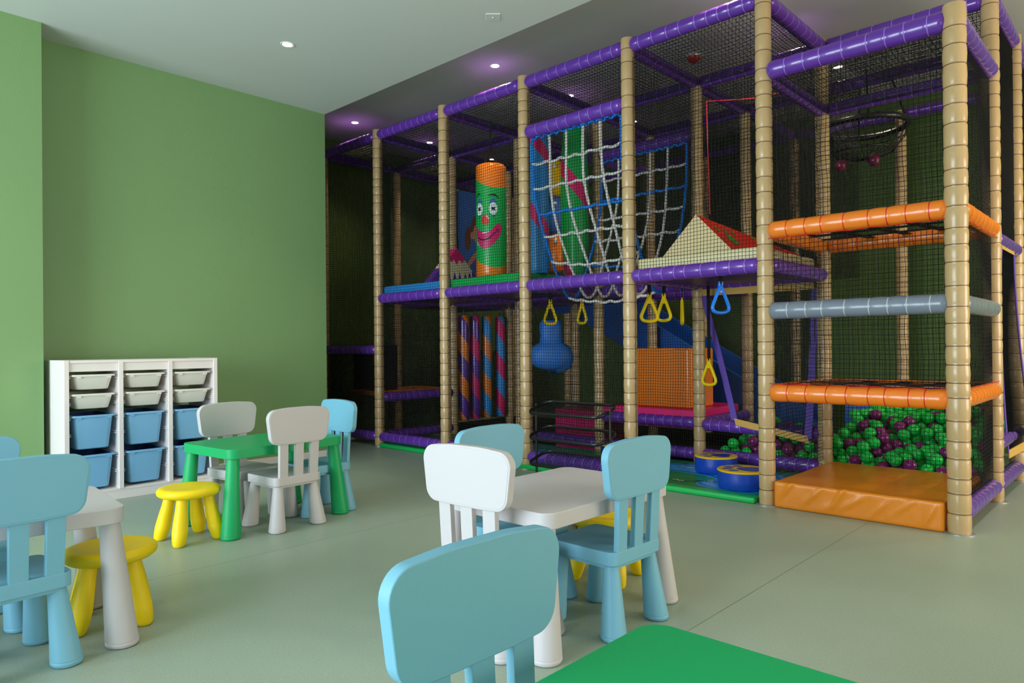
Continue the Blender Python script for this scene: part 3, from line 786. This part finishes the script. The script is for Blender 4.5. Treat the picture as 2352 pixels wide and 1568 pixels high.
def cell(cu, cz, a, b, m, lev, rot=0):
    e = .0012 + .0009 * lev; cr, sr = math.cos(rot), math.sin(rot); vs = [cyl(cu, cz, e)]; fs = []
    for ring in (.5, 1):
        for i in range(20):
            q = 2 * PI * i / 20; du, dz = ring * a * math.cos(q), ring * b * math.sin(q); vs.append(cyl(cu + du * cr - dz * sr, cz + du * sr + dz * cr, e))
    for i in range(20):
        j = (i + 1) % 20; fs += [(0, 1 + i, 1 + j), (1 + i, 21 + i, 21 + j, 1 + j)]
    mb.add(vs, fs, m)
def band(top, bot, m, lev):
    e = .0012 + .0009 * lev; n_ = len(top)
    vs = [cyl(u, z, e) for u, z in top] + [cyl((a[0] + b[0]) / 2, (a[1] + b[1]) / 2, e) for a, b in zip(top, bot)] + [cyl(u, z, e) for u, z in bot]
    mb.add(vs, [[i, n_ + i, n_ + i + 1, i + 1] for i in range(n_ - 1)] + [[n_ + i, 2 * n_ + i, 2 * n_ + i + 1, n_ + i + 1] for i in range(n_ - 1)], m)
S = .00405
def px(u, v): return ((u - 330) * S * .245, (1473 - v) * S * .1985)   # face drawing units to metres on the bag
def face(cx): return cx
# eyes, lids
for cu, sc in ((-.105, 1.0), (.033, 1.0)):
    band([(cu - .032, .70), (cu, .735), (cu + .032, .70)], [(cu - .032, .69), (cu, .66), (cu + .032, .69)], 2, 0)
    band([(cu - .02, .585), (cu, .58), (cu + .022, .585)], [(cu - .004, .57), (cu, .548), (cu + .004, .57)], 2, 0)
    cell(cu, .635, .039, .058, 3, 1)
    cell(cu, .635, .023, .008, 4, 2, .7); cell(cu, .635, .023, .008, 4, 2, -.7)
cell(-.042, .535, .040, .047, 5, 1); cell(-.022, .562, .007, .012, 3, 2, .6); cell(-.012, .545, .004, .008, 3, 2, .2)
def arc(p, w): 
    s_ = smooth(p, 5); return [(u, z + w * math.sin(PI * i / (len(s_) - 1)) * .5 + .002) for i, (u, z) in enumerate(s_)], [(u, z - w * math.sin(PI * i / (len(s_) - 1)) * .5 - .002) for i, (u, z) in enumerate(s_)]
a, b = arc([(-.012, .755), (.02, .762), (.06, .755), (.09, .727)], .012); band(a, b, 4, 0)
a, b = arc([(-.16, .745), (-.12, .777), (-.09, .765)], .012); band(a, b, 4, 0)
mt_ = smooth([(-.165, .50), (-.13, .455), (-.06, .428), (.0, .43), (.04, .468), (.082, .505), (.118, .478)], 5); mb_ = smooth([(-.165, .46), (-.14, .36), (-.085, .285), (-.03, .275), (.035, .315), (.092, .385), (.118, .44)], 5)
band(mt_, mb_, 6, 0)
a, b = arc([(-.16, .43), (-.12, .375), (-.06, .352), (0, .37), (.04, .41), (.075, .44)], .012); band(a, b, 4, 1)
cell(.075, .44, .022, .004, 4, 2, -.9)
cell(-.05, .415, .025, .005, 3, 1, .05); cell(-.015, .428, .006, .005, 3, 1); cell(-.13, .32, .005, .024, 3, 1, .35)
mb.build('bag_body', ['matgreen', 'orange', 'panelb', 'foam', 'ink', 'red', 'magenta'], cb, 60)
ad_ = (.70, .71)      # the strap loop lies across the view of the bag
MB().tube([(ad_[0] * u, ad_[1] * u, H_ + h) for u, h in ((-.06, -.01), (-.045, .05), (-.012, .15), (0, .20), (.012, .15), (.045, .05), (.06, -.01))], .014, 8).tube([(0, 0, H_ + .18), (0, 0, 3.10 - ZD)], .008, 6).build('hanging_strap', 'strap', cb)

# mountain: purple with jagged snow and a pink tip, standing on the deck
ym, zm_ = 5.02, ZD
t = thing('foam_mountain', 'purple foam mountain with cream snow and pink tip on the upper deck', 'soft play shape', (-5.58, ym, ZD))
def mtn(pts, x0, x1, m, mb): 
    n_ = len(pts); mb.add([(x0, y, z) for y, z in pts] + [(x1, y, z) for y, z in pts], [list(range(n_)), list(range(2 * n_ - 1, n_ - 1, -1))] + [[i, n_ + i, n_ + (i + 1) % n_, (i + 1) % n_] for i in range(n_)], m)
mm = MB()
mtn([(-.40, 0), (.44, 0), (.02, .42)], -.05, .05, 0, mm); mm.build('mountain_body', 'purple', t, 0, fix=True)
sn = MB(); mtn([(-.20, .20), (-.19, .12), (-.155, .2), (-.125, .10), (-.09, .19), (-.05, .05), (-.015, .18), (.03, .08), (.06, .19), (.10, .06), (.14, .18), (.175, .10), (.2, .19), (.235, .13), (.235, .205), (.02, .422)], -.054, .054, 0, sn); sn.build('snow_cap', 'cream', t, 0, fix=True)
sn = MB(); mtn([(-.1, .31), (-.06, .27), (-.03, .31), (.01, .25), (.05, .31), (.09, .27), (.13, .32), (.02, .425)], -.057, .057, 0, sn); sn.build('pink_tip', 'magenta', t, 0, fix=True)

# blue printed panel between two rear posts
t = thing('picture_board', 'blue printed panel with a ponytailed girl behind the clown punch bag', 'panel', (X[1], 5.66, ZD))
MB().plate([(-.28, 0), (.28, 0), (.28, 1.16), (-.28, 1.16)], .01, -.012, .012, .003, 2).xf(Matrix(((0, 0, 1, 0), (1, 0, 0, 0), (0, 1, 0, 0), (0, 0, 0, 1)))).build('panel_board', 'panelb', t, 30)
pg = MB()
def pe(cy, cz, a, b, m, lev, rot=0):
    cr, sr = math.cos(rot), math.sin(rot)
    pg.poly([(.0125 + .0008 * lev, cy + a * math.cos(q) * cr - b * math.sin(q) * sr, cz + a * math.cos(q) * sr + b * math.sin(q) * cr) for q in [2 * PI * i / 20 for i in range(20)]], m)
pe(.06, .74, .15, .17, 0, 0); pe(.08, .69, .13, .14, 1, 1); pe(-.13, .62, .05, .14, 0, 1, -.12); pe(-.06, .66, .03, .045, 1, 2)
pe(-.05, .40, .03, .17, 1, 1, -.75); pe(-.17, .29, .035, .03, 1, 2, .5); pe(.12, .36, .12, .18, 2, 0); pe(.1, .2, .12, .13, 3, 1); pe(.04, .07, .1, .04, 1, 2, -.4)
pg.build('printed_figure', ['brown', 'skin', 'cyandk', 'magenta'], t, 0)

# pyramid (cream and red)
t = thing('foam_pyramid', 'cream and red foam pyramid with green leaf prints on the upper deck', 'soft play shape', (0, 0, ZD))
pa, pb, pc, pd, ap = (-2.77, 4.56, 0), (-2.10, 4.36, 0), (-1.90, 5.03, 0), (-2.57, 5.23, 0), (-2.565, 4.74, .345)
pym = MB(); pym.add([pa, pb, pc, pd, ap], [(0, 1, 4), (2, 3, 4), (3, 0, 4), (3, 2, 1, 0)], 0); pym.build('cream_side', 'cream', t, 0)
pr_ = MB(); e_ = .003
pr_.add([pb, pc, ap], [(0, 1, 2)], 0)
A_, B_, P_ = Vector(pb), Vector(pc), Vector(ap); nr = (B_ - A_).cross(P_ - A_).normalized()
def onf(u, w): return A_ + (B_ - A_) * u + (P_ - A_) * w + nr * e_
def leafp(u0, w0, u1, w1, wd):
    n_ = 9; L, Rr = [], []
    for k in range(n_):
        q = k / (n_ - 1); s_ = wd * math.sin(PI * q) ** .8; u, w = u0 + (u1 - u0) * q, w0 + (w1 - w0) * q
        L.append(onf(u - s_, w - s_ * .2)); Rr.append(onf(u + s_, w + s_ * .2))
    pr_.add(L + Rr, [[i, n_ + i, n_ + i + 1, i + 1] for i in range(n_ - 1)], 1)
for du in (0, .42):
    leafp(.16 + du, .12, .16 + du, .46 - du * .4, .045)
    for k in range(3): leafp(.10 + du + k * .09, .50 - du * .45 - k * .04, .09 + du + k * .09, .66 - du * .5 - k * .05, .018)
pr_.build('red_side', ['red', 'leaf'], t, 0)

# vertical foam rollers with spiral stripes
def roller(x, y, z0, z1, r, c0, c1, label, turns, frac, name='striped_roller', group=None, taper=1.0, cap=True, ph=0.0):
    t = thing(name, label, 'roller', (x, y, z0), 0, group)
    n_, k = 28, max(10, int((z1 - z0) / .035)); mb = MB(); L = z1 - z0
    vs = []; 
    for a in range(k + 1):
        q = a / k; rr = r * (1 if taper == 1 else (1 - (1 - taper) * abs(2 * q - 1) ** 3))
        if cap and (a == 0 or a == k): rr *= .85
        for i in range(n_):
            th_ = 2 * PI * i / n_ - turns * 2 * PI * q     # the columns follow the helix, so the stripe edge is clean
            vs.append((rr * math.cos(th_), rr * math.sin(th_), L * q))
    fs, ms = [], []
    for a in range(k):
        for i in range(n_):
            j = (i + 1) % n_; fs.append((a * n_ + i, a * n_ + j, (a + 1) * n_ + j, (a + 1) * n_ + i)); ms.append(1 if ((i / n_ + ph) % 1) < frac else 0)
    o0 = len(mb.v); mb.v += vs
    for f, m_ in zip(fs, ms): mb.f.append(list(f)); mb.m.append(m_)
    mb.f.append(list(range(n_))[::-1]); mb.m.append(0); mb.f.append([k * n_ + i for i in range(n_)]); mb.m.append(0)
    mb.build('roller_body', [c0, c1], t, 50)
    MB().lathe([(.012, L - .002), (.012, L + .06)], 10).lathe([(.012, -.0), (.012, -.001)], 10).build('pivot', 'blackm', t)
    return t
roller(X[3] - .085, 4.56, ZD + .0, 2.84, .088, 'matblue', 'magenta', 'tall sky blue roller with magenta spiral beside the climbing net', 1.9, .2, ph=.55)
roller(X[3] - .085, 5.06, ZD + .0, 2.99, .128, 'matgreen', 'magenta', 'tall green roller with magenta spiral behind the climbing net', 1.5, .2, taper=.72, ph=.35)
# four slim striped rollers under the deck
cc = [('orange', 'purple', 'purple and orange'), ('magenta', 'purple', 'magenta and purple'), ('orange', 'matblue', 'orange and sky blue'), ('matblue', 'magenta', 'sky blue and magenta')]
for (y, (c0, c1, nm)), w in zip(zip((5.46, 5.64, 5.83, 6.06), cc), ('leftmost', 'second', 'third', 'rightmost')):
    roller(X[1], y, .17, 1.36, .06, c0, c1, 'slim hanging roller striped %s, %s of the four under the deck' % (nm, w), 2.7, .5, group='four slim striped rollers under the deck')
# hanging totem of three plain padded figures (yellow, blue, orange)
tt = thing('hanging_totem', 'hanging padded totem in yellow, blue and orange between the striped rollers', 'soft play shape', (-4.86, 5.88, 1.80))
for k, (c, z, h) in enumerate((('orange', .0, .42), ('panelb', .42, .40), ('pawyel', .82, .40))):
    q = MB().lathe([(.05, z), (.09, z + .03), (.105, z + h * .4), (.10, z + h * .75), (.075, z + h * .93), (.05, z + h)], 20)
    for s_ in (-1, 1):
        q2 = MB().lathe([(.0, -.022), (.018, -.015), (.022, 0), (.018, .015), (.0, .022)], 10)
        q2.xf(Matrix.Translation((.085 + .035 * s_ * .5, -.04 + .045 * s_, z + h * .78))); q.add(q2.v, q2.f, 1)
    q.build('padded_figure', [c, 'foam'], tt, 60)

# climbing rope net (trough shape across one bay)
cn = thing('climbing_net', 'white and blue rope climbing trough slung across the upper bay', 'climbing net', (0, 0, 0))
prof = smooth([(4.30, 2.69), (4.31, 2.45), (4.33, 2.25), (4.40, 2.02), (4.50, 1.80), (4.62, 1.58), (4.76, 1.42), (4.90, 1.46), (5.03, 1.70), (5.13, 1.92), (5.20, 2.12), (5.25, 2.35), (5.27, 2.68)], 4)
def U(s):    # s in 0..1 along the trough
    f = s * (len(prof) - 1); i = min(int(f), len(prof) - 2); q = f - i
    return prof[i][0] * (1 - q) + prof[i + 1][0] * q, prof[i][1] * (1 - q) + prof[i + 1][1] * q
xa, xb = X[3] + .075, X[4] - .075
rn = random.Random(5)
def rope(pts, r, mt, nm='rope', lab_=None):
    pts = smooth(pts, 2); rr = [r * (1 + .10 * ((i % 2) * 2 - 1)) for i in range(len(pts))]
    o = MB().tube(pts, rr, 7).build(nm, mt, cn, 70)
    if lab_: o['label'] = lab_
for x in (xa, xb): rope([(x,) + U(k / 40) for k in range(41)], .0125, 'orope', 'edge_rope', 'blue edge rope')
for k in range(1, 5):
    x = xa + (xb - xa) * k / 5
    rope([(x + .012 * math.sin(i * .35 + k), U(i / 40)[0], U(i / 40)[1]) for i in range(41)], .0115, 'wrope')
def at_z(zz, back):      # place along the trough at height zz, front or back sheet
    rng_ = range(200, 0, -1) if back else range(200)
    for i_ in rng_:
        if U(i_ / 200)[1] <= zz: return i_ / 200
    return .5
rows_ = [(at_z(2.50, 0), 0), (at_z(2.30, 0), 0), (at_z(2.10, 0), 1), (at_z(1.92, 0), 0), (at_z(1.72, 0), 0), (.50, 0), (at_z(1.74, 1), 1), (at_z(1.95, 1), 0), (at_z(2.16, 1), 0), (at_z(2.34, 1), 1), (at_z(2.53, 1), 0)]
for q, bl in rows_:
    y, z = U(q); ph = rn.random() * 6
    rope([(xa + (xb - xa) * i / 24, y + .006 * math.sin(i * .8 + ph), z - .012 * abs(math.sin(i * PI / 4)) - .05 * math.sin(PI * i / 24) * (q > .3 and q < .72)) for i in range(25)], .0115 if not bl else .0125, 'orope' if bl else 'wrope')
for y, z in ((4.30, 2.695), (5.27, 2.685)):
    rope([(xa + (xb - xa) * i / 30, y + .012 * math.sin(i * 2.4), z + .012 * math.cos(i * 2.4)) for i in range(31)], .0105, 'orope', 'edge_rope', 'blue edge rope')

# red cord
t = MB().tube(smooth([(-1.86, 4.70, 2.70), (-2.1, 4.72, 2.715), (-2.47, 4.74, 2.79)], 4), .004, 6).tube(smooth([(-2.47, 4.74, 2.79), (-2.462, 4.74, 2.4), (-2.45, 4.74, 1.955)], 4), .004, 6).build('red_cord', 'rrope')
tag(t, 'thin red cord running along the upper net and down to the pyramid', 'cord')

# trapeze rings
def ring(x, y, ztop, zring, rz, mt, label):
    """zring = z of the ring's top eye; strap goes up to ztop"""
    t = thing('trapeze_ring', label, 'trapeze ring', (x, y, zring), rz, 'triangular trapeze rings under the deck')
    h, w = .195, .064
    pts = smooth([(0, 0, -.012), (.02, 0, -.05), (.045, 0, -.105), (w, 0, -.15), (w * .98, 0, -.172), (w * .72, 0, -.188), (0, 0, -h), (-w * .72, 0, -.188), (-w * .98, 0, -.172), (-w, 0, -.15), (-.045, 0, -.105), (-.02, 0, -.05), (0, 0, -.012)], 4)[:-1]
    q = MB().tube(pts, .0125, 10, closed=True)
    q.plate([(-.028, -.062), (.028, -.062), (.006, -.012), (-.006, -.012)], .003, -.006, .006, .002, 1)
    v = q.v; k = len(pts) * 10 + 10
    q.v = v[:k] + [(a, c, b) for a, b, c in v[k:]]
    for s_ in (-1, 1): q.box(s_ * .012 - .004, s_ * .012 + .004, -.006, .006, -.02, .016)
    q.build('handle', mt, t, 60, fix=True)
    L = ztop - zring
    MB().box(-.014, .014, -.003, .003, .004, L).tube([(-.02, 0, .01), (.02, 0, .01)], .004, 6).build('strap', 'strap', t, 0)
ring(X[3] + .0, 4.60, 1.475, 1.385, 1.40, 'yellow', 'yellow trapeze ring behind the front net, in front of the blue hanging bag')
ring(X[3] + .0, 5.045, 1.475, 1.40, -.32, 'yellow', 'yellow trapeze ring turned sideways behind the net, second from the left')
ring(X[4] + .0, 4.545, 1.475, 1.375, 1.0, 'yellow', 'yellow trapeze ring left of the pair under the cream deck')
ring(X[4] + .0, 4.755, 1.475, 1.385, -.2, 'yellow', 'yellow trapeze ring right of the pair under the cream deck')
ring(X[4] + .0, 5.03, 1.475, 1.365, 2.15, 'yellow', 'yellow trapeze ring seen edge on behind the hanging pair')
ring(-2.203, 4.40, 1.475, 1.41, 1.1, 'ringb', 'bright blue trapeze ring under the front of the cream deck')
ring(-2.70, 5.18, 1.475, .875, -.2, 'yellow', 'low yellow trapeze ring on a long strap by the orange foam block')

# blue hanging bag
t = thing('hanging_bag', 'blue lumpy hanging bag behind the front net', 'punch bag', (-4.28, 5.10, .80))
q = MB(); n_ = 28
def lump(z): 
    a = 1 - ((z - .11) / .13) ** 2
    return math.sqrt(max(a, 0))
rs = []
for z, hx, hy in ((-.02, .06, .05), (-.005, .13, .08), (.03, .185, .11), (.08, .205, .125), (.14, .205, .125), (.19, .185, .115), (.215, .15, .10), (.235, .11, .085), (.30, .105, .08), (.38, .108, .08), (.43, .105, .078), (.445, .09, .065)):
    rs.append([(math.copysign(abs(math.cos(a_)) ** .8, math.cos(a_)) * hx * (1 + .03 * math.sin(3 * a_ + z * 30)), math.copysign(abs(math.sin(a_)) ** .8, math.sin(a_)) * hy, z - .035 * (math.cos(a_ - .6) > .3) * (z < .05)) for a_ in [2 * PI * i / n_ for i in range(n_)]])
q.rings(rs, 0); q.xf(Matrix.Rotation(D(40), 4, 'Z')); q.build('bag_body', 'bagblue', t, 70)
MB().box(-.02, .02, -.004, .004, .43, .68).build('strap', 'strap', t, 0)

# low pink platform, pink step, orange block
mat_thing('pink_platform', 'magenta padded platform under the orange foam block', 'platform', [(X[3] + .03, Y[1] - .01), (X[4] + .02, Y[1] - .01), (X[4] - .06, Y[2] - .06), (X[3] + .06, Y[2] - .06)], .02, .30, .458, 'magenta', .015)
mat_thing('foam_step', 'magenta foam step left of the pink platform', 'foam block', [(-4.46, 5.36), (-3.94, 5.36), (-3.94, 5.86), (-4.46, 5.86)], .015, .0085, .385, 'magenta', .01)
mat_thing('foam_block', 'large orange foam block standing on the magenta platform', 'foam block', [(-3.66, 5.37), (-2.97, 5.37), (-2.97, 5.80), (-3.66, 5.80)], .04, .4585, .975, 'orange', .02)

# blue slide at the back running down into the ball pit
sl = thing('slide', 'dark blue slide descending into the ball pit behind the nets', 'slide', (0, 0, 0))
def slab(pts, y0, y1, nm): 
    q = MB(); n_ = len(pts); q.add([(x, y0, z) for x, z in pts] + [(x, y1, z) for x, z in pts], [list(range(n_)), list(range(2 * n_ - 1, n_ - 1, -1))] + [[i, n_ + i, n_ + (i + 1) % n_, (i + 1) % n_] for i in range(n_)]); return q.build(nm, 'navy', sl, 0, fix=True)
slab([(-5.3, 1.50), (-5.0, 1.50), (-2.9, .36), (-2.4, .24), (-2.4, .2), (-2.92, .30), (-5.02, 1.44), (-5.3, 1.44)], 6.36, 6.95, 'slide_bed')
for y in (6.32, 6.95): slab([(-5.3, 1.84), (-4.95, 1.82), (-2.85, .62), (-2.35, .44), (-2.35, .16), (-2.92, .24), (-5.02, 1.38), (-5.3, 1.38)], y, y + .04, 'side_wall')
tag(MB().plate([(-2.18, 6.75), (-1.86, 6.75), (-1.86, 7.05), (-2.18, 7.05)], .01, .22, .47, .01, 2).build('blue_block', 'navy', None, 40), 'blue foam block among the balls at the foot of the slide', 'foam block')

# entrance mesh curtains with purple edging
def curtain(name, label, q00, q10, q01, q11, bulge, bands):
    """q00,q10 bottom left/right, q01,q11 top left/right (world)"""
    t = thing(name, label, 'mesh curtain', (0, 0, 0))
    q00, q10, q01, q11 = map(Vector, (q00, q10, q01, q11)); nrm = (q10 - q00).cross(q01 - q00).normalized()
    def P(u, v):
        a = q00 * (1 - u) + q10 * u; b = q01 * (1 - u) + q11 * u
        s_ = v * v * (3 - 2 * v) * .5 + v * .5
        return a * (1 - s_) + b * s_ + nrm * (bulge * math.sin(PI * v) * (.4 + .6 * math.sin(PI * u)))
    mb = MB(); W_ = max((q11 - q01).length, (q10 - q00).length); Hh = (q01 - q00).length
    def strand(f, k):
        pts = [f(i / k) for i in range(k + 1)]; r = .0013
        t0 = (pts[-1] - pts[0]).normalized(); a = t0.cross(nrm).normalized()
        mb.rings([[p + a * r, p - a * r * .5 + nrm * r * .87, p - a * r * .5 - nrm * r * .87] for p in pts], 0, caps=False)
    nu, nv = int(W_ / .0095), int(Hh / .0095)
    for i in range(nu + 1): strand(lambda v, i=i: P(i / nu, v), 12)
    for j in range(nv + 1): strand(lambda u, j=j: P(u, j / nv), 6)
    mb.build('mesh_sheet', 'mesh', t, 0)
    def ribbon(f, w, nm, mt):
        q = MB(); k = 24; A, B = [], []
        for i in range(k + 1):
            c, d = f(i / k); A.append(c - nrm * .003 - d * w); B.append(c - nrm * .003 + d * w)
        rs = [[a, b, b + nrm * .006, a + nrm * .006] for a, b in zip(A, B)]
        q.rings(rs, 0); q.build(nm, mt, t, 30)
    ud = (q11 - q01).normalized(); vd = (q01 - q00).normalized()
    if 'l' in bands: ribbon(lambda v: (P(0, v), ud), .026, 'edge_band', 'lilac')
    if 'r' in bands: ribbon(lambda v: (P(1, v), ud), .026, 'edge_band', 'lilac')
    ribbon(lambda u: (P(u, 1) + vd * .02, vd), .028, 'header_band', 'trimtan')
    ribbon(lambda u: (P(u, 0) - vd * .01, vd), .028, 'hem_band', 'trimtan')
for bx__, bz__, w_ in ((-1.95, 2.455, 'left'), (-1.70, 2.45, 'right')):
    tag(MB().lathe([(.001, -.05), (.03, -.04), (.05, 0), (.03, .04), (.001, .05)], 18).tube([(0, 0, .05), (0, 0, .08)], .003, 5).build('hanging_ball', 'magball', None, 90, (bx__, 6.02, bz__)), 'dark pink ball under the black net basket, the %s one' % w_, 'ball')
curtain('mesh_curtain', 'black mesh entrance curtain with purple edge beside the blue trapeze ring', (-2.52, Y[1] - .05, .40), (-1.94, Y[1] - .08, .31), (-2.80, Y[1] - .02, 1.41), (-1.90, Y[1] - .02, 1.41), -.04, 'lr')
curtain('mesh_curtain', 'black mesh entrance curtain with tan hem on the right side of the frame', (X[6] + .03, 5.62, .27), (X[6] + .10, 6.15, .31), (X[6] + .03, 5.43, 1.61), (X[6] + .03, 5.92, 1.61), -.05, 'lr')

# black net basket with balls hanging high behind the tower
hb = thing('net_basket', 'black hanging net basket high behind the corner tower', 'basket', (-1.80, 6.1, 2.55))
def circ(r, z, n_=32): return [(r * math.cos(2 * PI * i / n_), r * math.sin(2 * PI * i / n_), z) for i in range(n_)]
MB().tube(circ(.32, .20), .026, 8, closed=True).build('rim', 'blackm', hb, 60)
MB().tube(circ(.22, .0), .010, 8, closed=True).build('lower_ring', 'blackm', hb, 60)
q = MB()
for i in range(28):
    a = 2 * PI * i / 28; q.tube([(.32 * math.cos(a), .32 * math.sin(a), .2), (.30 * math.cos(a + .1), .30 * math.sin(a + .1), .1), (.22 * math.cos(a + .2), .22 * math.sin(a + .2), 0), (.1 * math.cos(a + .3), .1 * math.sin(a + .3), -.05), (0, 0, -.06)], .003, 4)
for r, z in ((.31, .13), (.27, .06), (.16, -.03)): q.tube(circ(r, z, 24), .003, 4, closed=True)
q.build('net_bowl', 'net', hb, 60)
q = MB()
for i in range(4):
    a = 2 * PI * i / 4 + .4; q.tube([(.32 * math.cos(a), .32 * math.sin(a), .2), (.2 * math.cos(a), .2 * math.sin(a), .6)], .008, 6)
q.build('hanger', 'strap', hb, 60)

# black wire rack in front of the frame
rk = thing('wire_rack', 'black three-tier wire rack standing in front of the netted bay', 'rack', (-3.22, 4.06, 0))
wx, ty_ = .345, .12
for s_ in (-1, 1):
    MB().tube([(s_ * wx, 0, .0), (s_ * wx, 0, .56)], .009, 8).tube([(s_ * wx, -.11, .012), (s_ * wx, .11, .012)], .008, 8).build('upright', 'blackm', rk, 60)
for z in (.535, .345, .150):
    fr = [(x, y, z + y * .30) for x, y in rpoly(rect(wx - .005, ty_), .07, 6)]
    o = MB().tube(fr, 0.0075, 8, closed=True, flat=1.7).build('tier', 'blackm', rk, 60)
    w = MB()
    for k in range(25):
        for s_ in (-1, 1):
            x = -wx + .03 + (2 * wx - .06) * k / 24; x2 = x + s_ * .10
            if abs(x2) < wx - .02: w.tube([(x, -ty_ + .005, z - ty_ * .30), (x2, ty_ - .005, z + ty_ * .30)], .0016, 4)
    w.build('wire_mesh', 'blackm', o, 0)

# ------------------------------------------------------------------ balls
def ball_mesh(nm, mt, r=.0435):
    me = bpy.data.meshes.new(nm); bm = bmesh.new(); bmesh.ops.create_icosphere(bm, subdivisions=3, radius=r); bm.to_mesh(me); bm.free()
    me.polygons.foreach_set('use_smooth', [True] * len(me.polygons)); me.materials.append(M[mt]); return me
RBL = .0435
rng = random.Random(11)
def heap(x, y):
    h = .045 + .30 * min(1, max(0, (y - 5.36) / .75)) ** .8
    h += .03 * math.sin(x * 5.1 + y * 3) + .025 * math.sin(x * 9 - y * 7)
    if x < -1.9: h = min(h, .16 + .05 * math.sin(x * 7) + .05 * max(0, y - 5.5))
    return max(.0445, h)
pts = []; P0 = RBL * 2 + .002
def free(p):
    for q in pts:
        if abs(q[0] - p[0]) < P0 and abs(q[1] - p[1]) < P0 and (q[0] - p[0]) ** 2 + (q[1] - p[1]) ** 2 + (q[2] - p[2]) ** 2 < P0 * P0: return False
    return True
def bad(x, y, z):
    if x > X[6] - .12 or y < Y[1] + .075 or y > Y[3] - .1: return True
    if x < X[5] - .01 and y > Y[2] - .1: return True
    if x < X[4] + .13: return True
    for i in (4, 5, 6):
        for j in (1, 2, 3):
            if i == 5 and j == 2: continue
            if (x - X[i]) ** 2 + (y - Y[j]) ** 2 < (.05 + RBL + .034) ** 2: return True
    if -2.25 < x < -1.80 and 6.68 < y < 7.12: return True
    if y > 6.25 and x < -2.25: return True
    if x < X[5] and y < Y[1] + .12 and z < .18: return True
    if x < X[4] + .2 and z > .26: return True
    if abs(y - Y[1]) < .12 and z > .24: return True
    return False
# drop balls from above: try many spots, let each settle on the balls below it
zrest = {}
rows = []
yy = Y[1] + .08
k = 0
while yy < Y[3]:
    xx = X[4] + .1 + (k % 2) * .046
    while xx < X[6]:
        rows.append((xx + rng.uniform(-.001, .001), yy)); xx += .0925
    yy += .0802; k += 1
for x, y in rows:
    z = heap(x, y) + rng.uniform(-.022, .022); z = max(z, .0445)
    if not bad(x, y, z): pts.append((x, y, z))
base_n = len(pts)
for k in range(len(rows)):      # a looser second layer in the hollows
    x, y = rows[k][0] + .046, rows[k][1] + .027
    if rng.random() < .62:
        z = heap(x, y) + .05
        for _ in range(24):
            if free((x, y, z)): break
            z += .006
        if z < heap(x, y) + .11 and not bad(x, y, z) and free((x, y, z)): pts.append((x, y, z))
camv = Vector((0, 0, 1))
order = sorted(pts, key=lambda p: (Vector(p) - camv).length - (p[2] - heap(p[0], p[1])) * 9 + (0.8 if p[0] < -2.3 else 0))
mg, mp_ = ball_mesh('pit_ball', 'balg'), ball_mesh('pit_ball', 'balp')
rest = []
for k, p in enumerate(order):
    green = rng.random() < (.72 if p[0] > -1.95 else .45)
    if k < 290:
        o = bpy.data.objects.new('pit_ball', mg if green else mp_); C.objects.link(o); o.location = p
        tag(o, ('green' if green else 'purple') + ' plastic ball lying in the ball pit heap', 'ball', ('green' if green else 'purple') + ' balls in the ball pit')
    else: rest.append((p, green))
q = MB(); bmm = bmesh.new(); bmesh.ops.create_icosphere(bmm, subdivisions=2, radius=RBL)
bv = [tuple(v.co) for v in bmm.verts]; bf = [[v.index for v in f.verts] for f in bmm.faces]; bmm.free()
for p, gr in rest: q.add([(a + p[0], b + p[1], c + p[2]) for a, b, c in bv], bf, 0 if gr else 1)
if rest:
    o = q.build('ball_fill', ['balg', 'balp'], None, 180); tag(o, 'mass of green and purple balls at the back of the ball pit', 'balls', None, 'stuff')

# ------------------------------------------------------------------ light
def area(name, loc, rot, sx, sy, power, col):
    l = bpy.data.lights.new(name, 'AREA'); l.shape = 'RECTANGLE'; l.size = sx; l.size_y = sy; l.energy = power; l.color = col
    o = bpy.data.objects.new(name, l); C.objects.link(o); o.location = loc; o.rotation_euler = rot; return o
area('daylight_front', ((W0 + W1) / 2, YF - .25, (WZ0 + WZ1) / 2), (-PI / 2, 0, PI), W1 - W0, WZ1 - WZ0, 375, (.80, .905, 1.0))
area('fill_right', (XR + .2, sum(RW[0]) / 2, (RZ0 + RZ1) / 2), (0, PI / 2, 0), RZ1 - RZ0, RW[0][1] - RW[0][0], 34, (1, .82, .60))  # warm fill lamp added to brighten faces turned to the right
area('daylight_rear_right', (XR + .2, sum(RW[1]) / 2, (RZ0 + RZ1) / 2), (0, PI / 2, 0), RZ1 - RZ0, RW[1][1] - RW[1][0], 190, (1, .87, .68))
for x, y, z, l in DL:
    s = bpy.data.lights.new('downlight_beam', 'SPOT'); s.energy = 14 if z < 3.3 else 30; s.spot_size = D(100); s.spot_blend = .7; s.color = (1, .82, .62); s.shadow_soft_size = .04
    o = bpy.data.objects.new('downlight_beam', s); C.objects.link(o); o.location = (x, y, z - .03)
w = bpy.data.worlds.new('sky'); bpy.context.scene.world = w; w.use_nodes = True
w.node_tree.nodes['Background'].inputs[0].default_value = (.75, .85, 1, 1); w.node_tree.nodes['Background'].inputs[1].default_value = .6
sc = bpy.context.scene
sc.view_settings.view_transform = 'Standard'; sc.view_settings.look = 'None'; sc.view_settings.gamma = 1; sc.view_settings.exposure = .42; sc.view_settings.use_curve_mapping = False
sc.cycles.max_bounces = 7; sc.cycles.diffuse_bounces = 5; sc.cycles.use_adaptive_sampling = True; sc.cycles.adaptive_threshold = 0.02; sc.cycles.glossy_bounces = 3
